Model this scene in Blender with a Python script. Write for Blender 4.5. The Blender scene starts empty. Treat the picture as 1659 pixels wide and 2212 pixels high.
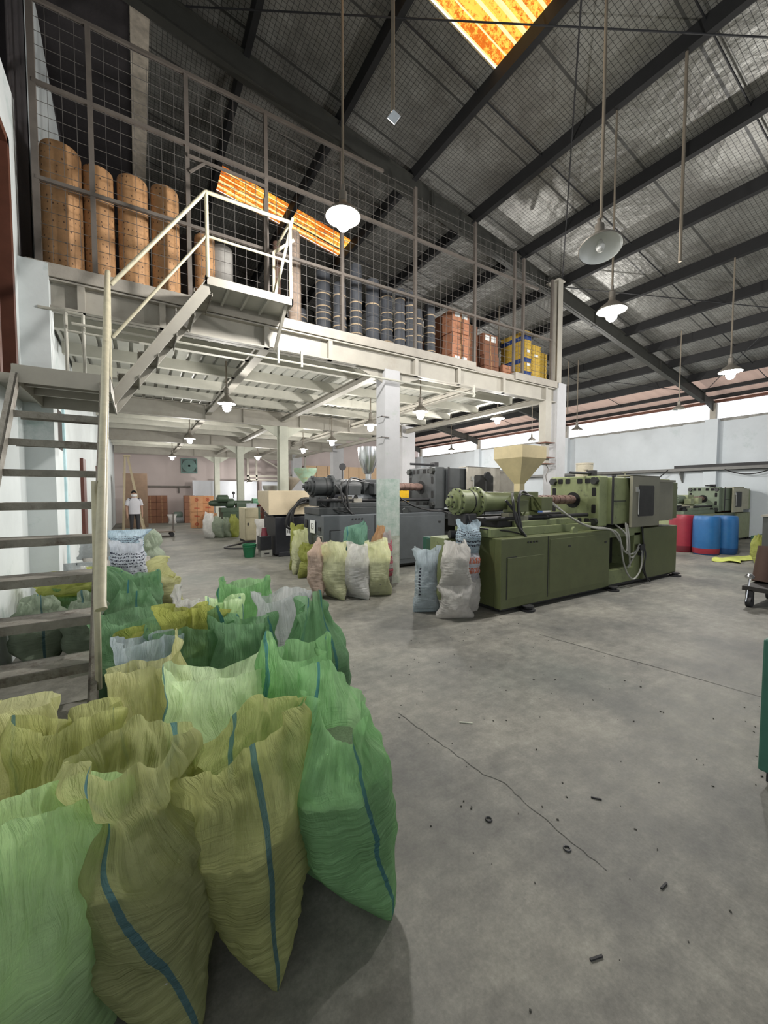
import bpy, bmesh, math, random
from mathutils import Vector, Matrix, noise
R = math.radians
PI = math.pi
scene = bpy.context.scene
COL = scene.collection

# ------------------------------------------------------------------ camera
cam_d = bpy.data.cameras.new('camera')
cam = bpy.data.objects.new('camera', cam_d); COL.objects.link(cam)
cam_d.sensor_fit = 'HORIZONTAL'; cam_d.sensor_width = 36.0
cam_d.lens = 36.0 * 860.0 / 1659.0
cam_d.clip_start = 0.05; cam_d.clip_end = 200
yaw, pitch = R(31.6), math.atan(41 / 860.0)
cam.location = (0, 0, 1.6)
cam.rotation_euler = (PI / 2 - pitch, 0, -yaw)
scene.camera = cam

# ------------------------------------------------------------------ world, exposure
world = bpy.data.worlds.new('overcast_sky'); scene.world = world; world.use_nodes = True
bg = world.node_tree.nodes['Background']
bg.inputs[0].default_value = (0.93, 0.96, 1.0, 1); bg.inputs[1].default_value = 1.45
vs = scene.view_settings
vs.view_transform = 'Standard'; vs.look = 'None'; vs.exposure = 0.3; vs.gamma = 1.0
vs.use_curve_mapping = False
try:
    scene.cycles.use_denoising = True
    scene.cycles.max_bounces = 7; scene.cycles.diffuse_bounces = 4
    scene.cycles.transparent_max_bounces = 12
    scene.cycles.sample_clamp_indirect = 6
except Exception: pass
LAMP_W = 290.0       # high lamps
LAMP_LOW = 95.0     # lamps under the deck

# ------------------------------------------------------------------ materials
MATS = {}
def nodes_of(name):
    m = bpy.data.materials.new(name); m.use_nodes = True
    nt = m.node_tree; b = nt.nodes['Principled BSDF']
    return m, nt, b
def N(nt, t, **kw):
    n = nt.nodes.new(t)
    for k, v in kw.items():
        if k in n.inputs.keys(): n.inputs[k].default_value = v
        else: setattr(n, k, v)
    return n
def mat(name, col, rough=0.6, metal=0.0, var=0.15, scale=6.0, bump=0.0, bscale=40.0, dirt=None, dthr=0.62, dscale=3.0, dsoft=.08):
    """plain painted / worn surface with blotchy variation, optional dirt colour and bump"""
    if name in MATS: return MATS[name]
    m, nt, b = nodes_of(name); L = nt.links.new
    tc = N(nt, 'ShaderNodeTexCoord')
    nz = N(nt, 'ShaderNodeTexNoise', Scale=scale, Detail=6.0, Roughness=0.65)
    L(tc.outputs['Object'], nz.inputs['Vector'])
    ramp = N(nt, 'ShaderNodeMapRange'); ramp.inputs[1].default_value = 0.3; ramp.inputs[2].default_value = 0.7
    ramp.inputs[3].default_value = 1 - var; ramp.inputs[4].default_value = 1 + var
    L(nz.outputs['Fac'], ramp.inputs[0])
    mul = N(nt, 'ShaderNodeVectorMath', operation='SCALE')
    mul.inputs[0].default_value = col[:3]; L(ramp.outputs[0], mul.inputs['Scale'])
    out = mul.outputs[0]
    if dirt:
        n2 = N(nt, 'ShaderNodeTexNoise', Scale=dscale, Detail=8.0, Roughness=0.75)
        L(tc.outputs['Object'], n2.inputs['Vector'])
        mr = N(nt, 'ShaderNodeMapRange'); mr.inputs[1].default_value = dthr - dsoft; mr.inputs[2].default_value = dthr + dsoft
        L(n2.outputs['Fac'], mr.inputs[0])
        mx = N(nt, 'ShaderNodeMix', data_type='RGBA'); L(mr.outputs[0], mx.inputs[0])
        L(out, mx.inputs[6]); mx.inputs[7].default_value = (*dirt, 1); out = mx.outputs[2]
    L(out, b.inputs['Base Color'])
    b.inputs['Roughness'].default_value = rough; b.inputs['Metallic'].default_value = metal
    if bump:
        n3 = N(nt, 'ShaderNodeTexNoise', Scale=bscale, Detail=4.0); L(tc.outputs['Object'], n3.inputs['Vector'])
        bp = N(nt, 'ShaderNodeBump', Strength=bump, Distance=0.01); L(n3.outputs['Fac'], bp.inputs['Height'])
        L(bp.outputs[0], b.inputs['Normal'])
    MATS[name] = m
    return m
def emit(name, col, s):
    m, nt, b = nodes_of(name)
    b.inputs['Base Color'].default_value = (*col, 1)
    b.inputs['Emission Color'].default_value = (*col, 1); b.inputs['Emission Strength'].default_value = s
    return m

def floor_mat():
    m, nt, b = nodes_of('worn_concrete'); L = nt.links.new
    tc = N(nt, 'ShaderNodeTexCoord')
    def nz(scale, det, rough, sx=1, sy=1):
        mp = N(nt, 'ShaderNodeMapping'); mp.inputs['Scale'].default_value = (sx, sy, 1); L(tc.outputs['Object'], mp.inputs[0])
        n = N(nt, 'ShaderNodeTexNoise', Scale=scale, Detail=det, Roughness=rough); L(mp.outputs[0], n.inputs['Vector']); return n.outputs['Fac']
    a = nz(0.9, 8.0, 0.62); c = nz(9.0, 8.0, 0.7); d = nz(70.0, 4.0, 0.7); g = nz(0.35, 4.0, 0.5); sw = nz(3.5, 8.0, 0.7, 1.0, 3.0)
    r1 = N(nt, 'ShaderNodeValToRGB'); L(a, r1.inputs[0])
    r1.color_ramp.elements[0].position = .34; r1.color_ramp.elements[0].color = (.112, .112, .102, 1)
    r1.color_ramp.elements[1].position = .66; r1.color_ramp.elements[1].color = (.26, .25, .212, 1)
    mx = N(nt, 'ShaderNodeMix', data_type='RGBA'); mr = N(nt, 'ShaderNodeMapRange'); mr.inputs[1].default_value = .5; mr.inputs[2].default_value = .7
    mr.inputs[4].default_value = .55
    L(g, mr.inputs[0]); L(mr.outputs[0], mx.inputs[0]); L(r1.outputs[0], mx.inputs[6]); mx.inputs[7].default_value = (.095, .12, .105, 1)
    # fine mottling
    mm = N(nt, 'ShaderNodeMapRange'); mm.inputs[1].default_value = .3; mm.inputs[2].default_value = .7; mm.inputs[3].default_value = .68; mm.inputs[4].default_value = 1.3; L(c, mm.inputs[0])
    m2 = N(nt, 'ShaderNodeMapRange'); m2.inputs[1].default_value = .3; m2.inputs[2].default_value = .7; m2.inputs[3].default_value = .85; m2.inputs[4].default_value = 1.15; L(d, m2.inputs[0])
    pr = N(nt, 'ShaderNodeMath', operation='MULTIPLY'); L(mm.outputs[0], pr.inputs[0]); L(m2.outputs[0], pr.inputs[1])
    m3 = N(nt, 'ShaderNodeMapRange'); m3.inputs[1].default_value = .35; m3.inputs[2].default_value = .65; m3.inputs[3].default_value = .85; m3.inputs[4].default_value = 1.12; L(sw, m3.inputs[0])
    p2 = N(nt, 'ShaderNodeMath', operation='MULTIPLY'); L(pr.outputs[0], p2.inputs[0]); L(m3.outputs[0], p2.inputs[1])
    sc = N(nt, 'ShaderNodeVectorMath', operation='SCALE'); L(mx.outputs[2], sc.inputs[0]); L(p2.outputs[0], sc.inputs['Scale'])
    L(sc.outputs[0], b.inputs['Base Color'])
    rr = N(nt, 'ShaderNodeMapRange'); rr.inputs[3].default_value = .42; rr.inputs[4].default_value = .75; L(c, rr.inputs[0]); L(rr.outputs[0], b.inputs['Roughness'])
    bp = N(nt, 'ShaderNodeBump', Strength=.25, Distance=.01); L(c, bp.inputs['Height']); L(bp.outputs[0], b.inputs['Normal'])
    return m

def foil_mat():
    """crinkled silver insulation behind a square wire netting"""
    m, nt, b = nodes_of('foil_insulation'); L = nt.links.new
    tc = N(nt, 'ShaderNodeTexCoord'); sp = N(nt, 'ShaderNodeSeparateXYZ'); L(tc.outputs['Object'], sp.inputs[0])
    masks = []
    for ax, per in (('X', 0.066), ('Y', 0.066)):
        dv = N(nt, 'ShaderNodeMath', operation='DIVIDE'); L(sp.outputs[ax], dv.inputs[0]); dv.inputs[1].default_value = per
        fr = N(nt, 'ShaderNodeMath', operation='FRACT'); L(dv.outputs[0], fr.inputs[0])
        lt = N(nt, 'ShaderNodeMath', operation='LESS_THAN'); L(fr.outputs[0], lt.inputs[0]); lt.inputs[1].default_value = .11
        masks.append(lt.outputs[0])
    # sheet laps every 1.2 m
    dv = N(nt, 'ShaderNodeMath', operation='DIVIDE'); L(sp.outputs['Y'], dv.inputs[0]); dv.inputs[1].default_value = 1.22
    fr = N(nt, 'ShaderNodeMath', operation='FRACT'); L(dv.outputs[0], fr.inputs[0])
    lap = N(nt, 'ShaderNodeMath', operation='LESS_THAN'); L(fr.outputs[0], lap.inputs[0]); lap.inputs[1].default_value = .03
    mx = N(nt, 'ShaderNodeMath', operation='MAXIMUM'); L(masks[0], mx.inputs[0]); L(masks[1], mx.inputs[1])
    mx2 = N(nt, 'ShaderNodeMath', operation='MAXIMUM'); L(mx.outputs[0], mx2.inputs[0]); L(lap.outputs[0], mx2.inputs[1])
    nz = N(nt, 'ShaderNodeTexNoise', Scale=1.3, Detail=8.0, Roughness=.7); L(tc.outputs['Object'], nz.inputs['Vector'])
    cr = N(nt, 'ShaderNodeValToRGB'); L(nz.outputs['Fac'], cr.inputs[0])
    cr.color_ramp.elements[0].position = .35; cr.color_ramp.elements[0].color = (.17, .165, .15, 1)
    cr.color_ramp.elements[1].position = .7; cr.color_ramp.elements[1].color = (.36, .36, .335, 1)
    mc = N(nt, 'ShaderNodeMix', data_type='RGBA'); L(mx2.outputs[0], mc.inputs[0]); L(cr.outputs[0], mc.inputs[6]); mc.inputs[7].default_value = (.05, .05, .047, 1)
    L(mc.outputs[2], b.inputs['Base Color'])
    iv = N(nt, 'ShaderNodeMath', operation='MULTIPLY_ADD'); L(mx2.outputs[0], iv.inputs[0]); iv.inputs[1].default_value = -.5; iv.inputs[2].default_value = .5
    L(iv.outputs[0], b.inputs['Metallic']); b.inputs['Roughness'].default_value = .40
    n2 = N(nt, 'ShaderNodeTexNoise', Scale=11.0, Detail=6.0, Roughness=.6); L(tc.outputs['Object'], n2.inputs['Vector'])
    n3 = N(nt, 'ShaderNodeTexVoronoi', Scale=7.0); L(tc.outputs['Object'], n3.inputs['Vector'])
    ad = N(nt, 'ShaderNodeMath', operation='ADD'); L(n2.outputs['Fac'], ad.inputs[0]); L(n3.outputs['Distance'], ad.inputs[1])
    bp = N(nt, 'ShaderNodeBump', Strength=.45, Distance=.02); L(ad.outputs[0], bp.inputs['Height']); L(bp.outputs[0], b.inputs['Normal'])
    return m

def sheet_mat(name, col, speck=None, tr=0.9):
    """translucent roof sheet"""
    m, nt, b = nodes_of(name); L = nt.links.new
    tc = N(nt, 'ShaderNodeTexCoord')
    src = None
    rgb = N(nt, 'ShaderNodeRGB'); rgb.outputs[0].default_value = (*col, 1); src = rgb.outputs[0]
    if speck:
        nz = N(nt, 'ShaderNodeTexNoise', Scale=16.0, Detail=8.0, Roughness=.8); L(tc.outputs['Object'], nz.inputs['Vector'])
        n2 = N(nt, 'ShaderNodeTexNoise', Scale=1.6, Detail=2.0); L(tc.outputs['Object'], n2.inputs['Vector'])
        ad = N(nt, 'ShaderNodeMath', operation='MULTIPLY_ADD'); L(n2.outputs['Fac'], ad.inputs[0]); ad.inputs[1].default_value = .5; L(nz.outputs['Fac'], ad.inputs[2])
        mr = N(nt, 'ShaderNodeMapRange'); mr.inputs[1].default_value = .68; mr.inputs[2].default_value = .78; L(ad.outputs[0], mr.inputs[0])
        mx = N(nt, 'ShaderNodeMix', data_type='RGBA'); L(mr.outputs[0], mx.inputs[0]); L(src, mx.inputs[6]); mx.inputs[7].default_value = (*speck, 1); src = mx.outputs[2]
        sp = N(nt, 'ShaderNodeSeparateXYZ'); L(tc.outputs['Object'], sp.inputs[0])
        dv = N(nt, 'ShaderNodeMath', operation='DIVIDE'); L(sp.outputs['Y'], dv.inputs[0]); dv.inputs[1].default_value = .163  # lighter yellow bands paint in the bright lines of the corrugation ridges
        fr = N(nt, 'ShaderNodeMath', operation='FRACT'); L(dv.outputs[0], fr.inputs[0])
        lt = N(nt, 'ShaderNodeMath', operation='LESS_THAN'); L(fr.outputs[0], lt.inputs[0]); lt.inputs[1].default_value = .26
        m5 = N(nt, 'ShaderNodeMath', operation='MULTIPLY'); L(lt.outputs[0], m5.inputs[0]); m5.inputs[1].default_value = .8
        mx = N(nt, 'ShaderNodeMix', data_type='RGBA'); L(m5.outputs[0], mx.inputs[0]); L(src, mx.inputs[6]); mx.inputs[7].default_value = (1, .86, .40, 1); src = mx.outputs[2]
    t = N(nt, 'ShaderNodeBsdfTranslucent'); L(src, t.inputs[0])
    d = N(nt, 'ShaderNodeBsdfDiffuse'); L(src, d.inputs[0])
    ms = N(nt, 'ShaderNodeMixShader'); ms.inputs[0].default_value = tr; L(d.outputs[0], ms.inputs[1]); L(t.outputs[0], ms.inputs[2])
    L(ms.outputs[0], nt.nodes['Material Output'].inputs[0])
    return m

def sack_mat(name, col, stripe=(.02, .16, .25), tr=.58, see=.10, prints=None, sheen=.35, wrinkle=.9):
    """woven plastic cloth: diffuse + translucent, stripes along the side folds, printed lines"""
    if name in MATS: return MATS[name]
    m, nt, b = nodes_of(name); L = nt.links.new
    uv = N(nt, 'ShaderNodeUVMap'); sp = N(nt, 'ShaderNodeSeparateXYZ'); L(uv.outputs[0], sp.inputs[0])
    tc = N(nt, 'ShaderNodeTexCoord')
    nz = N(nt, 'ShaderNodeTexNoise', Scale=9.0, Detail=5.0, Roughness=.6); L(tc.outputs['Object'], nz.inputs['Vector'])
    mr = N(nt, 'ShaderNodeMapRange'); mr.inputs[1].default_value = .3; mr.inputs[2].default_value = .7; mr.inputs[3].default_value = .84; mr.inputs[4].default_value = 1.14; L(nz.outputs['Fac'], mr.inputs[0])
    sc = N(nt, 'ShaderNodeVectorMath', operation='SCALE'); sc.inputs[0].default_value = col; L(mr.outputs[0], sc.inputs['Scale'])
    src = sc.outputs[0]
    if stripe:
        f1 = N(nt, 'ShaderNodeMath', operation='MULTIPLY_ADD'); L(sp.outputs['X'], f1.inputs[0]); f1.inputs[1].default_value = 2; f1.inputs[2].default_value = .5
        f2 = N(nt, 'ShaderNodeMath', operation='FRACT'); L(f1.outputs[0], f2.inputs[0])
        f3 = N(nt, 'ShaderNodeMath', operation='SUBTRACT'); L(f2.outputs[0], f3.inputs[0]); f3.inputs[1].default_value = .5
        f4 = N(nt, 'ShaderNodeMath', operation='ABSOLUTE'); L(f3.outputs[0], f4.inputs[0])
        f5 = N(nt, 'ShaderNodeMath', operation='LESS_THAN'); L(f4.outputs[0], f5.inputs[0]); f5.inputs[1].default_value = .016
        f6 = N(nt, 'ShaderNodeMath', operation='MULTIPLY'); L(f5.outputs[0], f6.inputs[0]); f6.inputs[1].default_value = .85
        mx = N(nt, 'ShaderNodeMix', data_type='RGBA'); L(f6.outputs[0], mx.inputs[0]); L(src, mx.inputs[6]); mx.inputs[7].default_value = (*stripe, 1); src = mx.outputs[2]
    for p in (prints or []):   # (colour, v0, v1, rows, u0, u1, threshold)
        pc, v0, v1, rows, u0, u1, th = p
        mp = N(nt, 'ShaderNodeMapping'); mp.inputs['Scale'].default_value = (60, rows * 1.4 / (v1 - v0), 1); L(uv.outputs[0], mp.inputs[0])
        vn = N(nt, 'ShaderNodeTexNoise', Scale=1.0, Detail=2.0, Roughness=.8); L(mp.outputs[0], vn.inputs['Vector'])
        g = N(nt, 'ShaderNodeMath', operation='GREATER_THAN'); L(vn.outputs['Fac'], g.inputs[0]); g.inputs[1].default_value = th
        acc = g.outputs[0]
        rw = N(nt, 'ShaderNodeMath', operation='MULTIPLY'); L(sp.outputs['Y'], rw.inputs[0]); rw.inputs[1].default_value = rows / (v1 - v0)
        rf = N(nt, 'ShaderNodeMath', operation='FRACT'); L(rw.outputs[0], rf.inputs[0])
        rl = N(nt, 'ShaderNodeMath', operation='LESS_THAN'); L(rf.outputs[0], rl.inputs[0]); rl.inputs[1].default_value = .6
        conds = [rl.outputs[0]]
        for ax, op, val in (('Y', 'GREATER_THAN', v0), ('Y', 'LESS_THAN', v1), ('X', 'GREATER_THAN', u0), ('X', 'LESS_THAN', u1)):
            c = N(nt, 'ShaderNodeMath', operation=op); L(sp.outputs[ax], c.inputs[0]); c.inputs[1].default_value = val; conds.append(c.outputs[0])
        for c in conds:
            mu = N(nt, 'ShaderNodeMath', operation='MULTIPLY'); L(acc, mu.inputs[0]); L(c, mu.inputs[1]); acc = mu.outputs[0]
        mx = N(nt, 'ShaderNodeMix', data_type='RGBA'); L(acc, mx.inputs[0]); L(src, mx.inputs[6]); mx.inputs[7].default_value = (*pc, 1); src = mx.outputs[2]
    # horizontal pleats (low) + weave
    mp = N(nt, 'ShaderNodeMapping'); mp.inputs['Scale'].default_value = (3.0, 60.0, 1); L(uv.outputs[0], mp.inputs[0])
    w1 = N(nt, 'ShaderNodeTexNoise', Scale=1.0, Detail=5.0, Roughness=.6, Distortion=.4); L(mp.outputs[0], w1.inputs['Vector'])
    mp2 = N(nt, 'ShaderNodeMapping'); mp2.inputs['Scale'].default_value = (70.0, 5.0, 1); L(uv.outputs[0], mp2.inputs[0])
    w2 = N(nt, 'ShaderNodeTexNoise', Scale=1.0, Detail=5.0, Roughness=.6, Distortion=.6); L(mp2.outputs[0], w2.inputs['Vector'])
    fv = N(nt, 'ShaderNodeMapRange'); fv.inputs[1].default_value = .45; fv.inputs[2].default_value = .8; L(sp.outputs['Y'], fv.inputs[0])
    wm = N(nt, 'ShaderNodeMix'); L(fv.outputs[0], wm.inputs[0]); L(w1.outputs['Fac'], wm.inputs[2]); L(w2.outputs['Fac'], wm.inputs[3])
    bp = N(nt, 'ShaderNodeBump', Strength=wrinkle, Distance=.035); L(wm.outputs[0], bp.inputs['Height'])
    hz = N(nt, 'ShaderNodeHueSaturation'); hz.inputs['Saturation'].default_value = .8; hz.inputs['Value'].default_value = 1.6; L(src, hz.inputs['Color'])
    L(hz.outputs[0], b.inputs['Base Color']); b.inputs['Roughness'].default_value = .5; b.inputs['Specular IOR Level'].default_value = sheen
    L(bp.outputs[0], b.inputs['Normal'])
    gm_ = N(nt, 'ShaderNodeGamma'); gm_.inputs[1].default_value = .72; L(src, gm_.inputs[0])
    t = N(nt, 'ShaderNodeBsdfTranslucent'); L(gm_.outputs[0], t.inputs[0]); L(bp.outputs[0], t.inputs[1])
    ms = N(nt, 'ShaderNodeMixShader'); ms.inputs[0].default_value = tr; L(b.outputs[0], ms.inputs[1]); L(t.outputs[0], ms.inputs[2])
    tp = N(nt, 'ShaderNodeBsdfTransparent'); g2_ = N(nt, 'ShaderNodeGamma'); g2_.inputs[1].default_value = .42; L(src, g2_.inputs[0]); L(g2_.outputs[0], tp.inputs[0])
    m2 = N(nt, 'ShaderNodeMixShader'); m2.inputs[0].default_value = see*2.3; L(ms.outputs[0], m2.inputs[1]); L(tp.outputs[0], m2.inputs[2])
    L(m2.outputs[0], nt.nodes['Material Output'].inputs[0])
    MATS[name] = m
    return m

# ------------------------------------------------------------------ mesh helpers
class MB:
    def __init__(self): self.bm = bmesh.new()
    def box(self, x0, y0, z0, x1, y1, z1):
        v = [self.bm.verts.new(p) for p in ((x0,y0,z0),(x1,y0,z0),(x1,y1,z0),(x0,y1,z0),(x0,y0,z1),(x1,y0,z1),(x1,y1,z1),(x0,y1,z1))]
        for f in ((0,3,2,1),(4,5,6,7),(0,1,5,4),(1,2,6,5),(2,3,7,6),(3,0,4,7)): self.bm.faces.new([v[i] for i in f])
        return self
    def obox(self, c, s, rz=0, rx=0, ry=0):
        M = Matrix.Translation(c) @ Matrix.Rotation(rz, 4, 'Z') @ Matrix.Rotation(ry, 4, 'Y') @ Matrix.Rotation(rx, 4, 'X')
        h = [k / 2 for k in s]
        v = [self.bm.verts.new(M @ Vector((sx*h[0], sy*h[1], sz*h[2]))) for sx, sy, sz in ((-1,-1,-1),(1,-1,-1),(1,1,-1),(-1,1,-1),(-1,-1,1),(1,-1,1),(1,1,1),(-1,1,1))]
        for f in ((0,3,2,1),(4,5,6,7),(0,1,5,4),(1,2,6,5),(2,3,7,6),(3,0,4,7)): self.bm.faces.new([v[i] for i in f])
        return self
    def hexa(self, pts):   # 8 points bottom ring then top ring
        v = [self.bm.verts.new(p) for p in pts]
        for f in ((0,3,2,1),(4,5,6,7),(0,1,5,4),(1,2,6,5),(2,3,7,6),(3,0,4,7)): self.bm.faces.new([v[i] for i in f])
        return self
    def prism(self, poly, axis, a, b):   # poly in the two other axes, extruded along axis
        def P(p, t):
            if axis == 'x': return (t, p[0], p[1])
            if axis == 'y': return (p[0], t, p[1])
            return (p[0], p[1], t)
        A = [self.bm.verts.new(P(p, a)) for p in poly]; B = [self.bm.verts.new(P(p, b)) for p in poly]
        n = len(poly)
        self.bm.faces.new(A); self.bm.faces.new(B[::-1])
        for i in range(n): self.bm.faces.new((A[i], B[i], B[(i+1)%n], A[(i+1)%n]))
        return self
    def beam(self, p0, p1, w, h, up=(0,0,1)):   # rectangular bar centred on a line
        p0, p1 = Vector(p0), Vector(p1); d = (p1 - p0).normalized()
        s = d.cross(Vector(up)); s = s.normalized() if s.length > 1e-4 else Vector((1,0,0))
        u = s.cross(d)
        pts = []
        for p in (p0, p1):
            for a, c in ((-1,-1),(1,-1),(1,1),(-1,1)): pts.append(p + s*a*w/2 + u*c*h/2)
        return self.hexa(pts)
    def tube(self, pts, r, n=8, cap=True):
        pts = [Vector(p) for p in pts]; rings = []
        prev = None
        for i, p in enumerate(pts):
            d = (pts[min(i+1, len(pts)-1)] - pts[max(i-1, 0)])
            d = d.normalized() if d.length > 1e-9 else Vector((0,0,1))
            if prev is None:
                a = Vector((0,0,1)) if abs(d.z) < .9 else Vector((1,0,0))
                s = d.cross(a).normalized()
            else:
                s = prev - d * prev.dot(d); s = s.normalized() if s.length > 1e-6 else d.orthogonal().normalized()
            prev = s; u = s.cross(d)
            rr = r[i] if isinstance(r, (list, tuple)) else r
            rings.append([self.bm.verts.new(p + (s*math.cos(t) + u*math.sin(t))*rr) for t in [2*PI*k/n for k in range(n)]])
        for a, b in zip(rings, rings[1:]):
            for k in range(n): self.bm.faces.new((a[k], a[(k+1)%n], b[(k+1)%n], b[k]))
        if cap: self.bm.faces.new(rings[0]); self.bm.faces.new(rings[-1][::-1])
        return self
    def lathe(self, prof, c=(0,0,0), axis='z', n=24, cap=True):   # prof: (t along axis, radius)
        rings = []
        for t, r in prof:
            ring = []
            for k in range(n):
                a = 2*PI*k/n; u, w = r*math.cos(a), r*math.sin(a)
                p = (u, w, t) if axis == 'z' else ((t, u, w) if axis == 'x' else (u, t, w))
                ring.append(self.bm.verts.new((p[0]+c[0], p[1]+c[1], p[2]+c[2])))
            rings.append(ring)
        for a, b in zip(rings, rings[1:]):
            for k in range(n): self.bm.faces.new((a[k], a[(k+1)%n], b[(k+1)%n], b[k]))
        if cap:
            if prof[0][1] > 1e-5: self.bm.faces.new(rings[0])
            if prof[-1][1] > 1e-5: self.bm.faces.new(rings[-1][::-1])
        return self
    def quad(self, *p): self.bm.faces.new([self.bm.verts.new(q) for q in p]); return self

OFF = {}
def link(o, parent=None):
    COL.objects.link(o)
    if parent: o.parent = parent
    return o
def tag(o, label=None, cat=None, group=None, kind=None):
    if label: o['label'] = label
    if cat: o['category'] = cat
    if group: o['group'] = group
    if kind: o['kind'] = kind
    return o
def build(name, mb, m, parent=None, smooth=False, bevel=0, label=None, off=None, fix=True):
    bm = mb.bm if isinstance(mb, MB) else mb
    o_ = off if off is not None else (OFF.get(parent.name, Vector()) if parent else Vector())
    if fix:
        bmesh.ops.recalc_face_normals(bm, faces=bm.faces)
    for v in bm.verts: v.co -= o_
    me = bpy.data.meshes.new(name); bm.to_mesh(me); bm.free()
    if smooth:
        for p in me.polygons: p.use_smooth = True
    me.materials.append(m)
    o = bpy.data.objects.new(name, me); link(o, parent)
    if parent: OFF[o.name] = o_
    if smooth:
        es = o.modifiers.new('ws', 'EDGE_SPLIT'); es.split_angle = R(38)
    if bevel:
        b = o.modifiers.new('bev', 'BEVEL'); b.width = bevel; b.segments = 2; b.limit_method = 'ANGLE'; b.angle_limit = R(40)
    if label: o['label'] = label
    return o
def thing(name, label, cat, loc=(0,0,0), group=None, rz=0):
    o = bpy.data.objects.new(name, None); o.empty_display_size = .1; link(o); o.location = loc
    o.rotation_euler = (0, 0, rz)
    tag(o, label, cat, group); OFF[o.name] = Vector(loc) if rz == 0 else Vector()
    return o
def solo(name, mb, m, label, cat, loc, group=None, **kw):   # one-mesh thing with its origin at loc
    o = build(name, mb, m, off=Vector(loc), **kw); o.location = loc
    return tag(o, label, cat, group)
def struct(name, mb, m, **kw):
    o = build(name, mb, m, **kw); o['kind'] = 'structure'; return o
def dup(root, loc, label=None, rz=None, group=None, scale=None):
    r = root.copy(); COL.objects.link(r); r.location = loc
    if label: r['label'] = label
    if group: r['group'] = group
    if rz is not None: r.rotation_euler = (0, 0, rz)
    if scale: r.scale = scale
    for ch in root.children:
        c = ch.copy(); COL.objects.link(c); c.parent = r
        for g in ch.children:
            d = g.copy(); COL.objects.link(d); d.parent = c
    return r
def arc(p0, p1, sag, n=10, side=(0,0,-1)):
    p0, p1, s = Vector(p0), Vector(p1), Vector(side)
    return [p0.lerp(p1, i/n) + s*sag*4*(i/n)*(1-i/n) for i in range(n+1)]
def spline(pts, n=6):
    P = [Vector(p) for p in pts]; P = [P[0]*2-P[1]] + P + [P[-1]*2-P[-2]]; out = []
    for i in range(1, len(P)-2):
        for k in range(n):
            t = k/n; a, b, c, d = P[i-1], P[i], P[i+1], P[i+2]
            out.append(.5*((2*b)+(c-a)*t+(2*a-5*b+4*c-d)*t*t+(3*b-a-3*c+d)*t**3))
    out.append(P[-2]); return out

# common materials
M_floor = floor_mat(); M_foil = foil_mat()
M_white = mat('chalky_white_wall', (.62, .66, .66), .9, var=.08, scale=1.2, bump=.15, bscale=12, dirt=(.36, .46, .44), dthr=.66, dscale=1.3)
M_wallR = mat('pale_blue_wall', (.60, .65, .68), .9, var=.07, scale=.8, bump=.15, bscale=8, dirt=(.42, .50, .50), dthr=.68, dscale=.9)
M_pink = mat('pink_grey_wall', (.50, .43, .41), .9, var=.06, scale=.8)
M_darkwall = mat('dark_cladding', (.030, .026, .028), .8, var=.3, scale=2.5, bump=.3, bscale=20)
M_clad2 = mat('dim_cladding_strip', (.34, .30, .26), .8, var=.25, scale=5)
M_cream = mat('cream_painted_steel', (.345, .325, .28), .6, var=.10, scale=3, dirt=(.30, .27, .22), dthr=.66, dscale=2.0)
M_deck = mat('galvanised_deck', (.42, .42, .38), .45, .25, var=.12, scale=2)
M_joist = mat('deck_joist_paint', (.44, .43, .37), .6, var=.1, scale=3)
M_black = mat('black_steel', (.016, .016, .018), .6, var=.25, scale=4)
M_purlin = mat('purlin_black', (.007, .007, .0075), .75, var=.25, scale=4)
M_rafter = mat('dark_olive_steel', (.032, .032, .027), .6, var=.2, scale=4)
M_col = mat('white_column_paint', (.43, .43, .44), .85, var=.06, scale=3, bump=.1, dirt=(.36, .40, .36), dthr=.66, dscale=4)
M_pipe = mat('old_cream_pipe', (.52, .48, .35), .35, var=.15, scale=12, dirt=(.16, .11, .06), dthr=.68, dscale=14)
M_tread = mat('worn_tread_steel', (.27, .255, .22), .7, .1, var=.25, scale=9, dirt=(.12, .09, .07), dthr=.6, dscale=7, bump=.3, bscale=80)
M_rail = mat('fence_steel', (.11, .095, .082), .6, var=.2, scale=5)
M_wire = mat('fence_wire', (.12, .113, .105), .5, .2, var=.1)
M_rust = mat('rusty_brown', (.13, .055, .035), .8, var=.3, scale=8, bump=.2)
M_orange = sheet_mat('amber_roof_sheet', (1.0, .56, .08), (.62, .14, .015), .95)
M_pinksheet = sheet_mat('bare_roof_sheet', (.62, .45, .38), None, .18)

# ------------------------------------------------------------------ structure
W = 18.26; YB = 25.2; YF = -9.0
struct('floor', MB().box(-3, YF, -.2, W+.4, YB+.3, 0), M_floor)
# crack and joint lines in the floor
def strip(name, pts, w, m):
    mb = MB(); rnd = random.Random(len(pts)); P = []
    for a, b in zip(pts, pts[1:]):
        for k in range(5):
            t = k/5; P.append(Vector((a[0]+(b[0]-a[0])*t+rnd.uniform(-.006,.006), a[1]+(b[1]-a[1])*t+rnd.uniform(-.006,.006), 0)))
    P.append(Vector((*pts[-1], 0)))
    L_, R_ = [], []
    for i, p in enumerate(P):
        d = (P[min(i+1, len(P)-1)]-P[max(i-1,0)]).normalized(); s = Vector((-d.y, d.x, 0)); ww = w*rnd.uniform(.5,1.3)/2*(1-.6*i/len(P))
        L_.append(mb.bm.verts.new(p+s*ww+Vector((0,0,.0015)))); R_.append(mb.bm.verts.new(p-s*ww+Vector((0,0,.0015))))
    for i in range(len(P)-1): mb.bm.faces.new((L_[i], R_[i], R_[i+1], L_[i+1]))
    return struct(name, mb, m)
M_crack = mat('crack_dirt', (.075, .075, .068), .9)
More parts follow.
